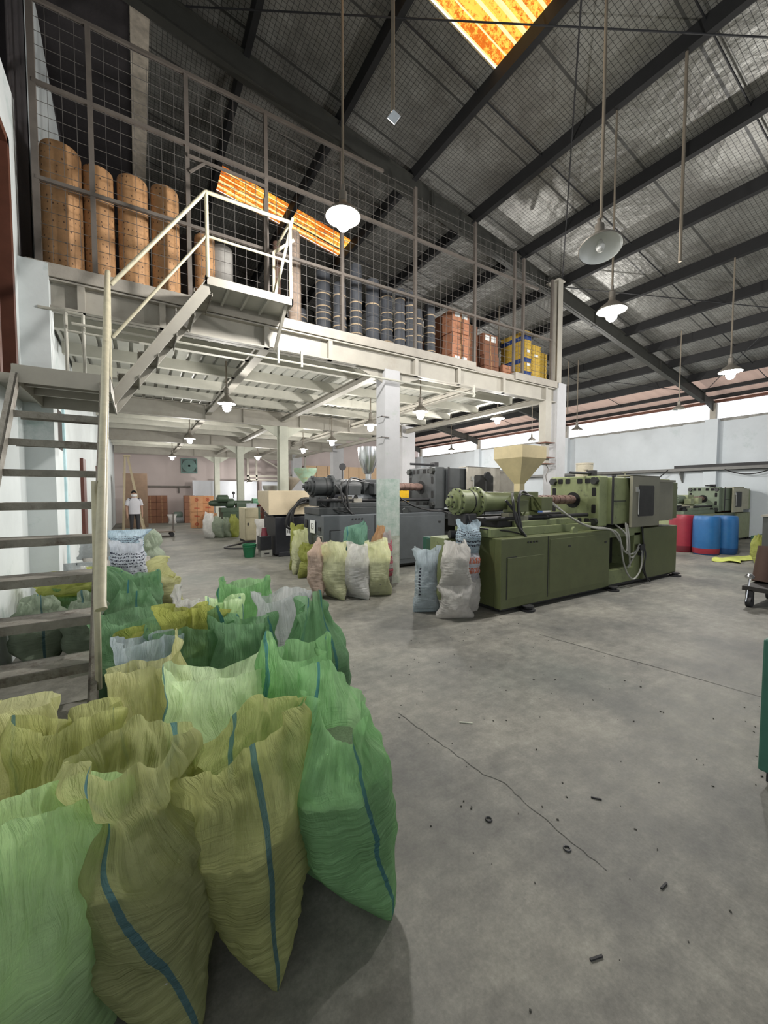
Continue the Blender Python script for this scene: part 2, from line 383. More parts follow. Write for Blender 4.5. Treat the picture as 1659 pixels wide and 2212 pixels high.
strip('floor_crack', [(1.57,2.35),(1.58,2.14),(1.60,1.92),(1.62,1.73),(1.63,1.58),(1.68,1.46),(1.66,1.32),(1.66,1.18),(1.65,1.01),(1.65,.88)], .007, M_crack)
strip('floor_joint', [(3.83,2.86),(3.92,2.2),(4.02,1.7),(4.13,1.01)], .012, M_crack)

# walls
struct('wall_left', MB().box(-1.35, -1, 0, -1.06, 4.95, 5.9).box(-1.35, 5.62, 0, -1.06, 6.02, 5.9).box(-1.35, 4.95, 0, -1.06, 5.62, 2.62).box(-1.35, 4.95, 5.2, -1.06, 5.62, 5.9).box(-1.35, 6.02, 0, -1.06, YB, 4.1), M_white)
mbx = MB().prism([(6.95, 4.18), (10.4, 4.18), (10.1, 7.3), (9.86, 7.94), (7.6, 8.5), (6.95, 8.4)], 'x', -1.09, -1.07)
struct('wall_left_upper', mbx, M_white)
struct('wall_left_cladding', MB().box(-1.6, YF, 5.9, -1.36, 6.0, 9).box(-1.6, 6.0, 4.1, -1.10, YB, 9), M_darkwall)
struct('door_1', MB().box(-1.34, 4.97, 2.62, -1.28, 5.60, 5.2), mat('door_dark_brown', (.05,.022,.016), .6))
struct('trim_1', MB().box(-1.30, 4.95, 2.62, -1.04, 5.03, 5.2).box(-1.30, 5.54, 2.62, -1.04, 5.62, 5.2).box(-1.30, 4.95, 5.12, -1.04, 5.62, 5.2), mat('brown_door_frame', (.11,.042,.026), .5, var=.2))
struct('trim_2', MB().box(-1.06, 8.5, 0, -1.03, 8.62, 3.6), mat('pale_blue_trim', (.42,.60,.64), .6))
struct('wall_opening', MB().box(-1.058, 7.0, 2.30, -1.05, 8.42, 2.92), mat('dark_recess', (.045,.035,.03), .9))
struct('wall_back', MB().box(-1.4, YB, 0, W+.4, YB+.3, 8.6), M_pink)
struct('wall_right', MB().box(W, YF, 0, W+.3, YB, 4.30), M_wallR)
mbx = MB(); rnd = random.Random(3)
y = YF
while y < YB:
    d = rnd.uniform(.15, .5); mbx.box(W-.015, y, 4.27-rnd.uniform(0,.04), W+.31, min(y+d, YB), 4.335); y += d
struct('trim_3', mbx, mat('rough_mortar_edge', (.28,.28,.26), .95, var=.3))
struct('wall_front', MB().box(-1.4, YF-.3, 0, 6, YF, 9).box(15, YF-.3, 0, W+.3, YF, 9).box(6, YF-.3, 4.4, 15, YF, 9), M_wallR)  # unseen wall behind the camera; its opening is sized to admit sky fill
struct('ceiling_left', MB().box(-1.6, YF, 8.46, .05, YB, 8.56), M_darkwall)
struct('ridge_bright_strip', MB().hexa([(.06,6.45,8.43),(.30,6.45,8.39),(.30,11.9,8.39),(.06,11.9,8.43),(.06,6.45,8.44),(.30,6.45,8.40),(.30,11.9,8.40),(.06,11.9,8.44)]), mat('bright_foil_tone', (.52,.46,.38), .7, var=.3, scale=8))  # added pale strip, painting in the brighter foil along the ridge edge

def zr(x): return 8.46 - .18*x     # sheet level
def slab(mb, x0, x1, y0, y1, t=.03):
    mb.hexa([(x0,y0,zr(x0)),(x1,y0,zr(x1)),(x1,y1,zr(x1)),(x0,y1,zr(x0)),(x0,y0,zr(x0)+t),(x1,y0,zr(x1)+t),(x1,y1,zr(x1)+t),(x0,y1,zr(x0)+t)])
SK = [(1.55, 4.53, 8.79, 9.58), (1.55, 4.53, 3.30, 4.28)]
mbx = MB()
slab(mbx, .05, 1.55, YF, YB); slab(mbx, 4.53, 16.3, YF, YB)
slab(mbx, 1.55, 4.53, YF, 3.30); slab(mbx, 1.55, 4.53, 4.28, 8.79); slab(mbx, 1.55, 4.53, 9.58, YB)
struct('ceiling', mbx, M_foil)
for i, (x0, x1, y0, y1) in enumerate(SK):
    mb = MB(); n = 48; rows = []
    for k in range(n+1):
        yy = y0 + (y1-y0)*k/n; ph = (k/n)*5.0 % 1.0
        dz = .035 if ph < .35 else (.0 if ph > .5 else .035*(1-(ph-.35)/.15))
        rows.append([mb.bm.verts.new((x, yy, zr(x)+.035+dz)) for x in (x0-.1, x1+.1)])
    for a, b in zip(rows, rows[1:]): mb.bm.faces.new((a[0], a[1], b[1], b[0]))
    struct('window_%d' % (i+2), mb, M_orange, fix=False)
mb = MB(); n = 340; rows = []
for k in range(n+1):
    yy = YF + (YB-YF)*k/n; dz = .03 if k % 4 in (0, 1) else 0
    rows.append([mb.bm.verts.new((x, yy, zr(x)+dz)) for x in (16.2, 18.9)])
for a, b in zip(rows, rows[1:]): mb.bm.faces.new((a[0], a[1], b[1], b[0]))
struct('ceiling_eave', mb, M_pinksheet, fix=False)
for x in (1.5, 3.01, 4.52, 6.02, 7.52, 8.94, 10.42, 11.96, 13.29, 14.6, 15.98, 17.4, 18.2):
    d = .23 if x < 17 else .12
    mb = MB(); z = zr(x)
    mb.hexa([(x-.042,YF,z-d+.006),(x+.042,YF,z-d-.006),(x+.042,YB,z-d-.006),(x-.042,YB,z-d+.006),(x-.042,YF,z),(x+.042,YF,z),(x+.042,YB,z),(x-.042,YB,z)])
    struct('roof_purlin', mb, M_purlin)
struct('trim_4', MB().box(W-.02, YF, 4.93, W+.1, YB, 5.02), M_rust)
for yr in (-5.9, .15, 6.22, 12.2, 18.2, 24.2):
    mb = MB(); xa, xb = -1.3, W
    top = lambda x: zr(x)-.2
    poly = [(xa, top(xa)), (xb, top(xb)), (xb, top(xb)-.42), (17.3, top(17.3)-.30), (10, top(10)-.35), (xa, top(xa)-.36)]
    mb.prism(poly, 'y', yr+.05, yr+.065)
    for za in (0, -.35):
        mb.hexa([(xa,yr,top(xa)+za-.012),(17.3,yr,top(17.3)+za*.9-.012),(17.3,yr+.14,top(17.3)+za*.9-.012),(xa,yr+.14,top(xa)+za-.012),(xa,yr,top(xa)+za),(17.3,yr,top(17.3)+za*.9),(17.3,yr+.14,top(17.3)+za*.9),(xa,yr+.14,top(xa)+za)])
    for xs in (4.9, 10.4, 14.0, 17.2): mb.box(xs, yr, top(xs)-.35, xs+.015, yr+.14, top(xs))
    struct('roof_rafter', mb, M_rafter)
    struct('wall_column', MB().box(W-.22, yr-.12, 0, W, yr+.28, 4.32), M_wallR)
    struct('column_stub', MB().box(W-.16, yr-.02, 4.32, W+.02, yr+.16, 4.9), M_cream)
# thin bracing rods under the roof
for (xa, ya, xb, yb) in ((.7,6.2,8.9,.15), (8.9,6.2,.7,.15), (8.95,6.2,17.1,.15), (8.95,.15,17.1,6.2), (8.95,6.3,17.1,12.2), (17.1,6.3,8.95,12.2)):
    struct('brace_rod', MB().tube([(xa,ya,zr(xa)-.225),(xb,yb,zr(xb)-.225)], .011, 6), M_black)
# sag rods along the slope
for yy in (2.3, 4.6, 9.2, 14.8):
    struct('sag_rod', MB().tube([(3.0, yy, zr(3)-.06), (17.4, yy, zr(17.4)-.06)], .012, 6), M_black)

# ------------------------------------------------------------------ mezzanine
Y0 = 5.88
XE = 8.32
def ibeam(mb, x0, x1, y, zt, zb, w=.17, t=.02):
    mb.box(x0, y, zt-t, x1, y+w, zt); mb.box(x0, y, zb, x1, y+w, zb+t); mb.box(x0, y+w/2-.006, zb, x1, y+w/2+.006, zt)
mb = MB(); ibeam(mb, -1.0, XE, Y0, 4.02, 3.70)
for xs in (-.55, .28, 1.6, 2.6, 4.28, 5.3, 6.55, 7.95): mb.box(xs, Y0+.005, 3.7, xs+.07, Y0+.09, 4.02)
struct('mezzanine_beam', mb, M_cream)
mb = MB().box(-1.0, Y0-.02, 4.03, 5.75, Y0+.2, 4.18).box(6.9, Y0-.02, 4.03, XE+.05, Y0+.2, 4.18).box(5.75, Y0+.02, 4.03, 6.9, Y0+.2, 4.12)
struct('mezzanine_kerb', mb, mat('concrete_kerb', (.33,.305,.265), .85, var=.12, scale=5, bump=.2, dirt=(.25,.17,.13), dthr=.69, dscale=6), bevel=.006)
for yb in (11.9, 17.9, 23.9):
    mb = MB(); ibeam(mb, -1.0, XE, yb, 4.02, 3.60)
    for xs in (1.6, 2.6, 4.28, 6.0, 7.5): mb.box(xs, yb+.01, 3.6, xs+.012, yb+.16, 4.02)
    struct('mezzanine_beam', mb, M_cream)
# ribbed deck
mb = MB(); x = -1.0; xs = []
while x < XE:
    xs += [(x, 4.045), (x+.035, 4.045), (x+.045, 4.10), (x+.09, 4.10), (x+.10, 4.045)]; x += .22
poly = [p for p in xs if p[0] < XE] + [(XE, 4.045), (XE, 4.17), (-1.0, 4.17)]
mb.prism(poly, 'y', Y0+.2, 24.1)
struct('mezzanine_deck', mb, M_deck)
for yj in [Y0+1.2*k for k in range(1, 15) if k not in (5, 10)]:
    struct('deck_joist', MB().box(-1.0, yj, 3.86, XE-.1, yj+.06, 4.045).box(-1.0, yj+.06, 3.86, XE-.1, yj+.10, 3.875), M_joist)
for xg in (1.6, 3.72, 6.0, XE-.14):
    mb = MB()
    for z0, z1, w in ((3.74, 3.755, .14), (3.755, 3.86, .012), (3.86, 3.875, .14)): mb.box(xg+.07-w/2, Y0+.2, z0, xg+.07+w/2, 24.0, z1)
    struct('deck_girder', mb, M_cream)
# columns
M_colG = mat('column_green_stain', (.52,.56,.54), .85, var=.07, scale=3, dirt=(.24,.34,.29), dthr=.50, dscale=7, dsoft=.2)
struct('column', MB().box(3.63, 5.86, 0, 3.93, 6.16, .85), mat('column_grey_stain', (.50,.52,.47), .85, var=.1, scale=4, dirt=(.24,.27,.21), dthr=.52, dscale=9, dsoft=.18))
struct('column', MB().box(3.63, 5.86, .85, 3.93, 6.16, 1.85), M_colG)
struct('column', MB().box(3.63, 5.86, 1.85, 3.93, 6.16, 3.72), M_col)
for z in (2.55, 2.9): struct('column_clamp', MB().box(3.55, 5.84, z, 3.7, 5.86, z+.012).box(3.55, 5.84, z, 3.56, 6.0, z+.012), M_rail)
for (cx_, cy_) in ((3.63,11.86),(3.63,17.86),(3.63,23.86)):
    mb = MB(); ibm = .26
    mb.box(cx_, cy_, 0, cx_+ibm, cy_+.03, 3.6).box(cx_, cy_+.25, 0, cx_+ibm, cy_+.28, 3.6).box(cx_+.08, cy_+.03, 0, cx_+.18, cy_+.25, 3.6)
    mb.prism([(cx_-.55, 3.6), (cx_+.1, 3.6), (cx_+.1, 3.2)], 'y', cy_+.1, cy_+.14).prism([(cx_+.16, 3.6), (cx_+.8, 3.6), (cx_+.16, 3.2)], 'y', cy_+.1, cy_+.14)
    struct('column', mb, mat('cream_green_column', (.46,.47,.40), .7, var=.1, scale=3))
for cy_ in (5.86, 11.9, 17.9, 23.8): struct('column', MB().box(8.1 if cy_ > 6 else 8.33, cy_, 0, 8.66, cy_+.34, 4.16 if cy_ < 6 else 4.0), M_col)
struct('column', MB().box(-1.06, 5.84, 0, -.80, 6.1, 4.16), M_white)
mb = MB().box(8.36, 5.9, 4.16, 8.52, 5.915, 6.55).box(8.36, 6.05, 4.16, 8.52, 6.065, 6.55).box(8.434, 5.915, 4.16, 8.446, 6.05, 6.55).box(8.3, 5.88, 6.5, 8.58, 6.2, 6.52)
struct('column', mb, M_cream)
# gusset plates at column 1
struct('gusset', MB().prism([(3.1, 3.7), (3.66, 3.7), (3.66, 3.5)], 'y', 5.95, 5.97).prism([(3.9, 3.7), (4.5, 3.7), (3.9, 3.5)], 'y', 5.95, 5.97), M_cream)
# cream duct beside the corner column with hanging plates
t = thing('hanging_duct', 'cream square duct with rusty plates hanging beside the corner column', 'duct', (8.0, 5.86, 2.2))
build('duct', MB().box(7.92, 5.86, 2.75, 8.12, 6.04, 3.7), M_cream, t)
build('lower_duct', MB().box(7.96, 5.88, 2.25, 8.09, 6.0, 2.75), M_cream, t)
for z in (2.74, 2.40, 2.26): build('plate', MB().box(7.86, 5.80, z, 8.2, 6.08, z+.02), M_rust, t)
build('wire', MB().tube(spline([(8.03,5.92,2.26),(8.1,5.9,2.15),(8.02,5.9,2.0),(8.06,5.9,1.85)]), .008, 6), M_rail, t)
# service pipe under the deck edge
t = thing('service_pipe', 'thin pale steel pipe slung under the deck edge on hangers', 'pipe', (4, 5.7, 3.5))
build('pipe', MB().tube([(-.6,5.78,3.52),(5.65,5.78,3.52)], .018, 8), M_joist, t)
for x in (1.75, 2.1, 5.6): build('hanger', MB().box(x, 5.76, 3.47, x+.03, 5.8, 3.70), M_joist, t)

# ------------------------------------------------------------------ fence
t = thing('mesh_fence', 'tall brown steel and wire mesh fence along the mezzanine edge', 'fence', (0, Y0, 4.18))
posts = [-.88, -.37, .64, 1.65, 2.84, 4.27, 5.71, 6.85, 7.13, 8.10]
for x in posts:
    zt = min(6.95, zr(x)-.58)
    w = .05 if x > -.8 else .06
    build('post', MB().box(x-w/2, Y0-.02, 4.18, x+w/2, Y0+.03, zt), M_rail, t)
for z, x1 in ((5.07, 8.1), (6.08, 7.6), (6.95, 3.6)):
    build('rail', MB().box(-.88, Y0-.025, z-.02, x1, Y0+.015, z+.02), M_rail, t)
for a, b in zip(posts, posts[1:]):
    mb = MB(); n = max(1, round((b-a)/.142)); zt = min(6.95, zr(b)-.6)
    for k in range(1, n):
        x = a+(b-a)*k/n; mb.box(x-.0022, Y0, 4.2, x+.0022, Y0+.005, zt)
    z = 4.3
    while z < zt: mb.box(a, Y0-.005, z-.0022, b, Y0, z+.0022); z += .145
    build('wire_mesh', mb, M_wire, t)
# gate frame of the fence at the platform
g = thing('mesh_gate', 'open steel gate leaf with diagonal brace above the stair platform', 'gate', (1.6, 5.7, 4.18))
mb = MB()
mb.beam((1.62, 5.84, 4.2), (1.62, 5.84, 5.75), .04, .04).beam((1.65,5.84,5.92), (.64,5.84,5.92), .03, .03).beam((.66,5.84,5.72), (.84,5.84,5.9), .025, .025)
build('frame', mb, M_rail, g)
mb = MB().beam((1.66,5.6,4.22),(1.66,5.6,4.9),.035,.035).beam((1.66,5.55,4.3),(1.92,5.55,5.42),.035,.035).beam((1.66,5.6,4.9),(1.92,5.5,5.1),.03,.03)
build('brace', mb, M_pipe, g)

# ------------------------------------------------------------------ stairs
t = thing('staircase', 'old cream steel staircase climbing the white wall in two flights', 'stairs', (-.55, 3.6, 0))
Ys = lambda i: 4.4 - .19*i
for i in range(9):
    y, z = Ys(i), 2.28 - .25*i
    if i == 8: y, z = 2.88, .28
    mb = MB().box(-.86, y, z-.012, -.29, y+.24, z).box(-.86, y-.004, z-.055, -.29, y+.006, z).box(-.86, y+.235, z-.04, -.29, y+.245, z)
    build('tread', mb, M_tread, t)
def slopebar(mb, x, y0, z0, y1, z1, w, h):
    mb.hexa([(x,y0,z0-h),(x+w,y0,z0-h),(x+w,y1,z1-h),(x,y1,z1-h),(x,y0,z0),(x+w,y0,z0),(x+w,y1,z1),(x,y1,z1)])
mb = MB(); slopebar(mb, -.285, 2.62, .14, 4.66, 2.72, .012, .17); slopebar(mb, -.285, 2.62, .14, 4.66, 2.72, .045, .012); slopebar(mb, -.285, 2.62, -.02, 4.66, 2.56, .045, .012)
build('stringer', mb, M_tread, t)
mb = MB(); slopebar(mb, -.872, 2.62, .14, 4.66, 2.72, .012, .17); slopebar(mb, -.905, 2.62, .14, 4.66, 2.72, .045, .012)
build('stringer', mb, M_tread, t)
build('handrail', MB().tube([(-.165, 2.28, 1.05), (-.17, 2.3, 1.08), (-.225, 5.2, 3.88), (-.225, 5.3, 3.97)], .026, 12), M_pipe, t, smooth=True)
for y, z in ((2.9, .42), (5.28, 2.6)): build('baluster', MB().tube([(-.235, y, z), (-.22, y, z+1.25)], .018, 8), M_pipe, t, smooth=True)
# landing
mb = MB().box(-.90, 4.6, 2.68, -.2, 5.82, 2.70)
build('landing', mb, M_tread, t)
mb = MB().box(-.90, 4.59, 2.55, -.2, 4.605, 2.70).box(-.90, 5.80, 2.55, -.2, 5.82, 2.70).box(-.215, 4.6, 2.55, -.2, 5.86, 2.70).box(-.90, 4.6, 2.56, -.88, 5.86, 2.70).box(-1.06, 4.9, 2.60, -.9, 5.84, 2.69)
for y in (4.95, 5.35): mb.box(-.9, y, 2.6, -.2, y+.04, 2.68)
build('landing_frame', mb, M_cream, t)
# back rail of the landing
mb = MB()
for x in (-.66, -.50, ): mb.tube([(x, 5.84, 2.7), (x, 5.84, 3.66)], .018, 8)
mb.tube([(-.9,5.84,3.66),(-.5,5.84,3.66)], .018, 8).tube([(-.66,5.84,3.45),(.05,5.84,3.45)], .014, 8).tube([(-.62,5.84,2.98),(.05,5.84,2.98)], .014, 8)
build('landing_rail', mb, M_joist, t, smooth=True)
# second flight
for yy in (5.3, 5.83):
    mb = MB()
    mb.hexa([(-.2,yy,2.56),(.80,yy,4.02),(.80,yy+.014,4.02),(-.2,yy+.014,2.56),(-.2,yy,2.74),(.76,yy,4.18),(.76,yy+.014,4.18),(-.2,yy+.014,2.74)])
    mb.hexa([(-.2,yy-.03,2.73),(.77,yy-.03,4.17),(.77,yy+.014,4.17),(-.2,yy+.014,2.73),(-.2,yy-.03,2.745),(.77,yy-.03,4.185),(.77,yy+.014,4.185),(-.2,yy+.014,2.745)])
    build('stringer', mb, M_cream, t)
for k in range(5):
    x, z = -.08 + k*.195, 2.92 + k*.272
    mb = MB().box(x-.09, 5.31, z-.012, x+.12, 5.84, z).box(x-.09, 5.26, z-.04, x-.08, 5.86, z).box(x+.11, 5.28, z-.04, x+.12, 5.86, z)
    build('tread', mb, M_tread, t)
# platform
mb = MB().box(.76, 5.28, 4.165, 1.8, 5.86, 4.18)
for x in (1.0, 1.25, 1.5): mb.box(x, 5.3, 4.12, x+.03, 5.84, 4.165)
build('platform', mb, M_deck, t)
mb = MB().box(.74, 5.27, 4.10, 1.82, 5.29, 4.20).box(1.80, 5.27, 4.10, 1.82, 5.88, 4.20).box(.74, 5.27, 4.10, .76, 5.88, 4.20)
build('platform_frame', mb, M_cream, t)
build('bracket', MB().hexa([(1.72,5.86,3.66),(1.76,5.86,3.66),(1.76,5.88,3.66),(1.72,5.88,3.66),(1.72,5.32,4.10),(1.76,5.32,4.10),(1.76,5.40,4.10),(1.72,5.40,4.10)]), M_cream, t)
mb = MB().tube([(-.2,5.28,3.84),(.76,5.28,5.17)], .022, 10)
build('handrail', mb, M_pipe, t, smooth=True)
build('handrail', MB().tube([(-.2,5.28,3.28),(.76,5.28,4.66)], .016, 10), M_pipe, t, smooth=True)
for x, zt in ((.77, 5.18), (1.79, 5.18)): build('rail_post', MB().tube([(x,5.28,4.18),(x,5.28,zt)], .022, 10), M_pipe, t, smooth=True)
build('handrail', MB().tube([(.77,5.28,5.17),(1.79,5.28,5.17)], .022, 10), M_pipe, t, smooth=True)
build('handrail', MB().tube([(.77,5.28,4.66),(1.79,5.28,4.66)], .016, 10), M_pipe, t, smooth=True)
build('handrail', MB().tube([(1.79,5.28,5.17),(1.79,5.84,5.17)], .018, 10), M_pipe, t, smooth=True)

# ------------------------------------------------------------------ lamps
M_shade = mat('enamel_shade_outer', (.22,.20,.17), .5, .3)
M_shadein = mat('white_enamel_inside', (.75,.76,.74), .3, var=.05)
M_rod = mat('lamp_rod_paint', (.20,.17,.13), .5, var=.1)
M_bulb = emit('lit_bulb', (1.0, .97, .92), 45.0)
def make_lamp(rod=3.0, r=.2, on=True, lab='', watt=60, rod2=False, name='pendant_lamp'):
    t = thing(name, lab, 'lamp', (0, 0, 0), 'pendant factory lamps')
    build('shade', MB().lathe([(0, r), (.012, r+.004), (.05, r*.86), (.10, r*.55), (.135, r*.30), (.17, r*.22), (.20, r*.2)], n=32, cap=False), M_shade, t, smooth=True)
    build('reflector', MB().lathe([(.002, r-.003), (.05, r*.83), (.10, r*.51), (.13, r*.26)], n=32, cap=False).lathe([(.125,.06),(.13,.05)], n=16), M_shadein, t, smooth=True, fix=False)
    build('lamp_cap', MB().lathe([(.19, .045), (.28, .045), (.30, .02), (.36, .02)], n=16), M_shade, t, smooth=True)
    build('rod', MB().tube([(0,0,.3),(0,0,.3+rod)], .016 if r > .15 else .012, 8), M_rod, t)
    if on:
        build('bulb', MB().lathe([(-.15,.001),(-.145,.035),(-.11,.068),(-.05,.08),(.02,.06),(.07,.025),(.12,.018)], n=20), M_bulb, t, smooth=True)
        ld = bpy.data.lights.new('bulb_light', 'POINT'); ld.energy = watt; ld.shadow_soft_size = .075; ld.color = (1.0, .97, .93)
        lo = bpy.data.objects.new('bulb_light', ld); COL.objects.link(lo); lo.parent = t; lo.location = (0, 0, -.24)
    else:
        build('bulb', MB().lathe([(-.03,.001),(-.02,.03),(.02,.045),(.06,.03),(.1,.02)], n=16), mat('unlit_bulb_glass', (.6,.6,.58), .15), t, smooth=True)
    return t
def rod_len(t, zt):
    for c in t.children:
        if c.name.startswith('rod'):
            mb = MB().tube([(0,0,.3),(0,0,(zt-t.location.z)/t.scale.z)], .015, 8); me = bpy.data.meshes.new('rod'); mb.bm.to_mesh(me); mb.bm.free()
            me.materials.append(M_rod); c.data = me
def place(root, loc, lab, deck=False, first=False, sc=None):
    t = root if first else dup(root, loc, lab)
    t.location = loc
    if sc: t.scale = (sc, sc, sc)
    rod_len(t, 4.05 if deck else zr(loc[0])-.005)
    return t
lit_high = make_lamp(3.0, .2, True, 'brightest hanging lamp, in front of the mesh fence', LAMP_W)
place(lit_high, (2.09, 4.3, 4.78), '', first=True)
for p, lb in (((6.05, 3.38, 4.30), 'lit lamp hanging just right of the corner column top'), ((10.4, 3.34, 4.08), 'lit lamp hanging nearest the right end of the roof rafter'),
              ((8.8, 8.1, 3.72), 'small lit lamp hanging behind the cream hopper of the green machine'), ((12.9, 8.3, 3.74), 'small lit lamp hanging just right of the white corner column'),
              ((14.5, 16.6, 3.9), 'farthest lit lamp hanging before the bright window strip'), ((12.6, 18.8, 3.6), 'tiny lit lamp seen just right of the stained middle column'),): place(lit_high, p, lb)
off_lamp = make_lamp(3.4, .2, False, 'large unlit lamp with its white inside showing under the roof')
place(off_lamp, (4.5, 2.66, 4.35), '', first=True, sc=1.12)
for c in off_lamp.children:
    if not c.name.startswith('rod'): c.rotation_euler = (R(-10), R(12), 0)
for p, lb in (((13.1, 10.3, 3.65), 'unlit lamp hanging in front of the bright strip above the cream hopper'), ((13.0, 5.3, 3.95), 'unlit lamp on a thin rod over the blue drums wall')):
    t = place(off_lamp, p, lb, sc=.8)
    for c in t.children: c.rotation_euler = (0, 0, 0)
low = make_lamp(.28, .16, True, 'lit lamp under the deck nearest the stair pipe', LAMP_LOW)
place(low, (1.44, 7.94, 3.26), '', True, True)
for p, lb in (((1.37,13.59,3.26),'second lit lamp in the row under the deck by the stairs'), ((1.35,20.7,3.26),'third lit lamp in the row under the deck near the fan wall'),
              ((4.97,6.65,3.26),'lit lamp under the deck just right of the stained column'), ((4.88,8.56,3.26),'lit lamp under the deck just left of the stained column'),
              ((5.3,11.79,3.26),'lit lamp under the deck above the chrome hopper'), ((5.35,14.54,3.26),'lit lamp under the deck above the green hopper'),
              ((4.7,18.71,3.26),'lit lamp under the far deck above the galvanised hopper'), ((5.3, 23.0, 2.2), 'tiny lit lamp hanging low before the back wall')):
    place(low, p, lb, True)
# bare rods hanging from the purlins
def rod(x, y, z, lb, plate=False):
    t = thing('hanging_rod', lb, 'rod', (x, y, z), 'bare lamp rods under the roof')
    build('rod', MB().tube([(x,y,z),(x,y,zr(x)-.005)], .02, 8), M_rod, t)
    if plate: build('card', MB().obox((x, y-.02, z-.06), (.09,.008,.11), R(-20), 0, R(35)), mat('white_card', (.75,.8,.85), .6), t)
rod(2.27, 3.52, 5.42, 'bare rod with a small white card at its end', True)
rod(6.02, 2.5, 4.58, 'bare pale rod hanging right of the unlit lamp')
rod(12.8, 8.6, 4.35, 'bare thin rod over the right window strip')

# ------------------------------------------------------------------ sacks
def sm(a, b, x):
    t = max(0, min(1, (x-a)/(b-a))); return t*t*(3-2*t)
M_grain = mat('plastic_pellets', (.30,.30,.27), .8, var=.3, scale=120, bump=.3, bscale=200)
def sack(label, pos, w, h, m, yaw=-90, lean=0, ldir=-90, fill=.62, mouth=(1.15, .75), peaks=(.05, .05), folds=.03, seed=1,
         flop=0, fdir=0, fv=.7, neck=None, closed=False, base_a=.82, group=None, name='sack', z0=0, twist=0, nu=56, nv=52, tipb=.34, grain=True, rimtilt=(0,0), sq=1.0, rig=True):
    """standing bag: long axis points along yaw, mouth radii factors, peaks at both ends of the mouth"""
    rn = random.Random(seed); ph = [rn.uniform(0, 2*PI) for _ in range(8)]; ks = [2, 3, 5, 7, 11, 13]
    F = PI*w/4; cy, sy = math.cos(R(yaw)), math.sin(R(yaw))
    ax, bx = Vector((cy, sy, 0)), Vector((-sy, cy, 0))
    # spine
    sp = []; p = Vector((0,0,0)); dirs = []
    ld = Vector((math.cos(R(ldir)), math.sin(R(ldir)), 0)); fd = Vector((math.cos(R(fdir)), math.sin(R(fdir)), 0))
    for j in range(nv+1):
        v = j/nv; d = Vector((0,0,1)) + ld*math.tan(R(lean))*sm(0,.6,v)
        d.normalize()
        if flop:
            ang = R(flop)*sm(fv, 1, v); d = (d*math.cos(ang) + fd*math.sin(ang)).normalized()
        sp.append(p.copy()); dirs.append(d); p = p + d*h/nv
    def ring(j, inset=1.0, u=0.0):
        v = j/nv
        a = w/2 + (F*base_a - w/2)*(1 - sm(0, tipb, v)); b = w/2*(min(1, v/tipb)**.62) + .012*(v < .02)
        if v > fill or closed:
            k = sm(fill, 1, v)
            if closed:
                k2 = sm(.62, 1, v); a = a + (F*.86 - a)*k2; b = b*(1-k2**1.5) + .012*k2
            else:
                a = a*(1-k) + w/2*mouth[0]*k; b = b*(1-k) + w/2*mouth[1]*k
        if neck:
            q = math.exp(-((v-neck[0])/.07)**2); a *= 1-(1-neck[1])*q; b *= 1-(1-neck[1])*q
        if v < .12: a *= 1 - .10*(1 - v/.12)
        c, s = math.cos(u), math.sin(u)
        e = 1.0 - .18*(1-sm(0,.3,v)); e2 = e*sq
        x = a*math.copysign(abs(c)**e2, c); y = b*math.copysign(abs(s)**e2, s)
        f = sm(fill-.12, 1, v)
        dr = 0
        for i, kk in enumerate(ks): dr += math.sin(kk*u + ph[i] + 2.2*v*math.sin(ph[(i+1)%6]))*(1/(1+.25*i))
        dr *= folds*f*.5
        q = Vector((math.cos(u)*1.7 + seed*3.1, math.sin(u)*1.7, v*3.5))
        dr += noise.noise(q)*.035*w/.4*sm(.02,.3,v)*(1+1.2*f)
        dr += noise.noise(q*3.1)*.014*w/.4*sm(.02,.2,v)*(1+f)
        dr += .0038*math.sin(v*(150 if nv > 80 else 90)+3*math.sin(u*2+seed))*sm(.05,.2,v)*(1-sm(fill-.1,fill,v))*(.5+.5*math.sin(u*3+ph[0]))
        rad = math.hypot(x, y) or 1e-6
        x += x/rad*dr; y += y/rad*dr
        if inset < 1: x *= inset; y *= inset
        top = sm(.55, 1, v)
        dz = top*(peaks[0]*max(0, c)**4 + peaks[1]*max(0, -c)**4 + rimtilt[0]*c + rimtilt[1]*s) if not closed else 0
        if not closed and inset == 1: dz += top*.02*math.sin(3*u+ph[2]) + (rn.uniform(-.004,.004) if j == nv else 0)
        if twist:
            ta = R(twist)*sm(0,1,v); x, y = x*math.cos(ta)-y*math.sin(ta), x*math.sin(ta)+y*math.cos(ta)
        d = dirs[j]
        A = (ax - d*ax.dot(d)).normalized(); B = d.cross(A); 
        if B.dot(bx) < 0: B = -B
        return sp[j] + A*x + B*y + d*dz
    bm = bmesh.new(); uvl = bm.loops.layers.uv.new('UVMap'); rings = []
    for j in range(nv+1): rings.append([bm.verts.new(ring(j, 1.0, 2*PI*k/nu)) for k in range(nu)])
    for j in range(nv):
        for k in range(nu):
            f = bm.faces.new((rings[j][k], rings[j][(k+1)%nu], rings[j+1][(k+1)%nu], rings[j+1][k])); f.smooth = True
            for lp, (uu, vv) in zip(f.loops, ((k, j), (k+1, j), (k+1, j+1), (k, j+1))): lp[uvl].uv = (uu/nu, vv/nv)
    f = bm.faces.new(rings[0][::-1])
    if closed: bm.faces.new(rings[-1])
    lo = min(v.co.z for v in bm.verts)
    for v in bm.verts: v.co.z -= lo
    me = bpy.data.meshes.new(name); bm.to_mesh(me); bm.free(); me.materials.append(m)
    o = bpy.data.objects.new(name, me); COL.objects.link(o); o.location = (pos[0], pos[1], z0)
    tag(o, label, 'sack', group)
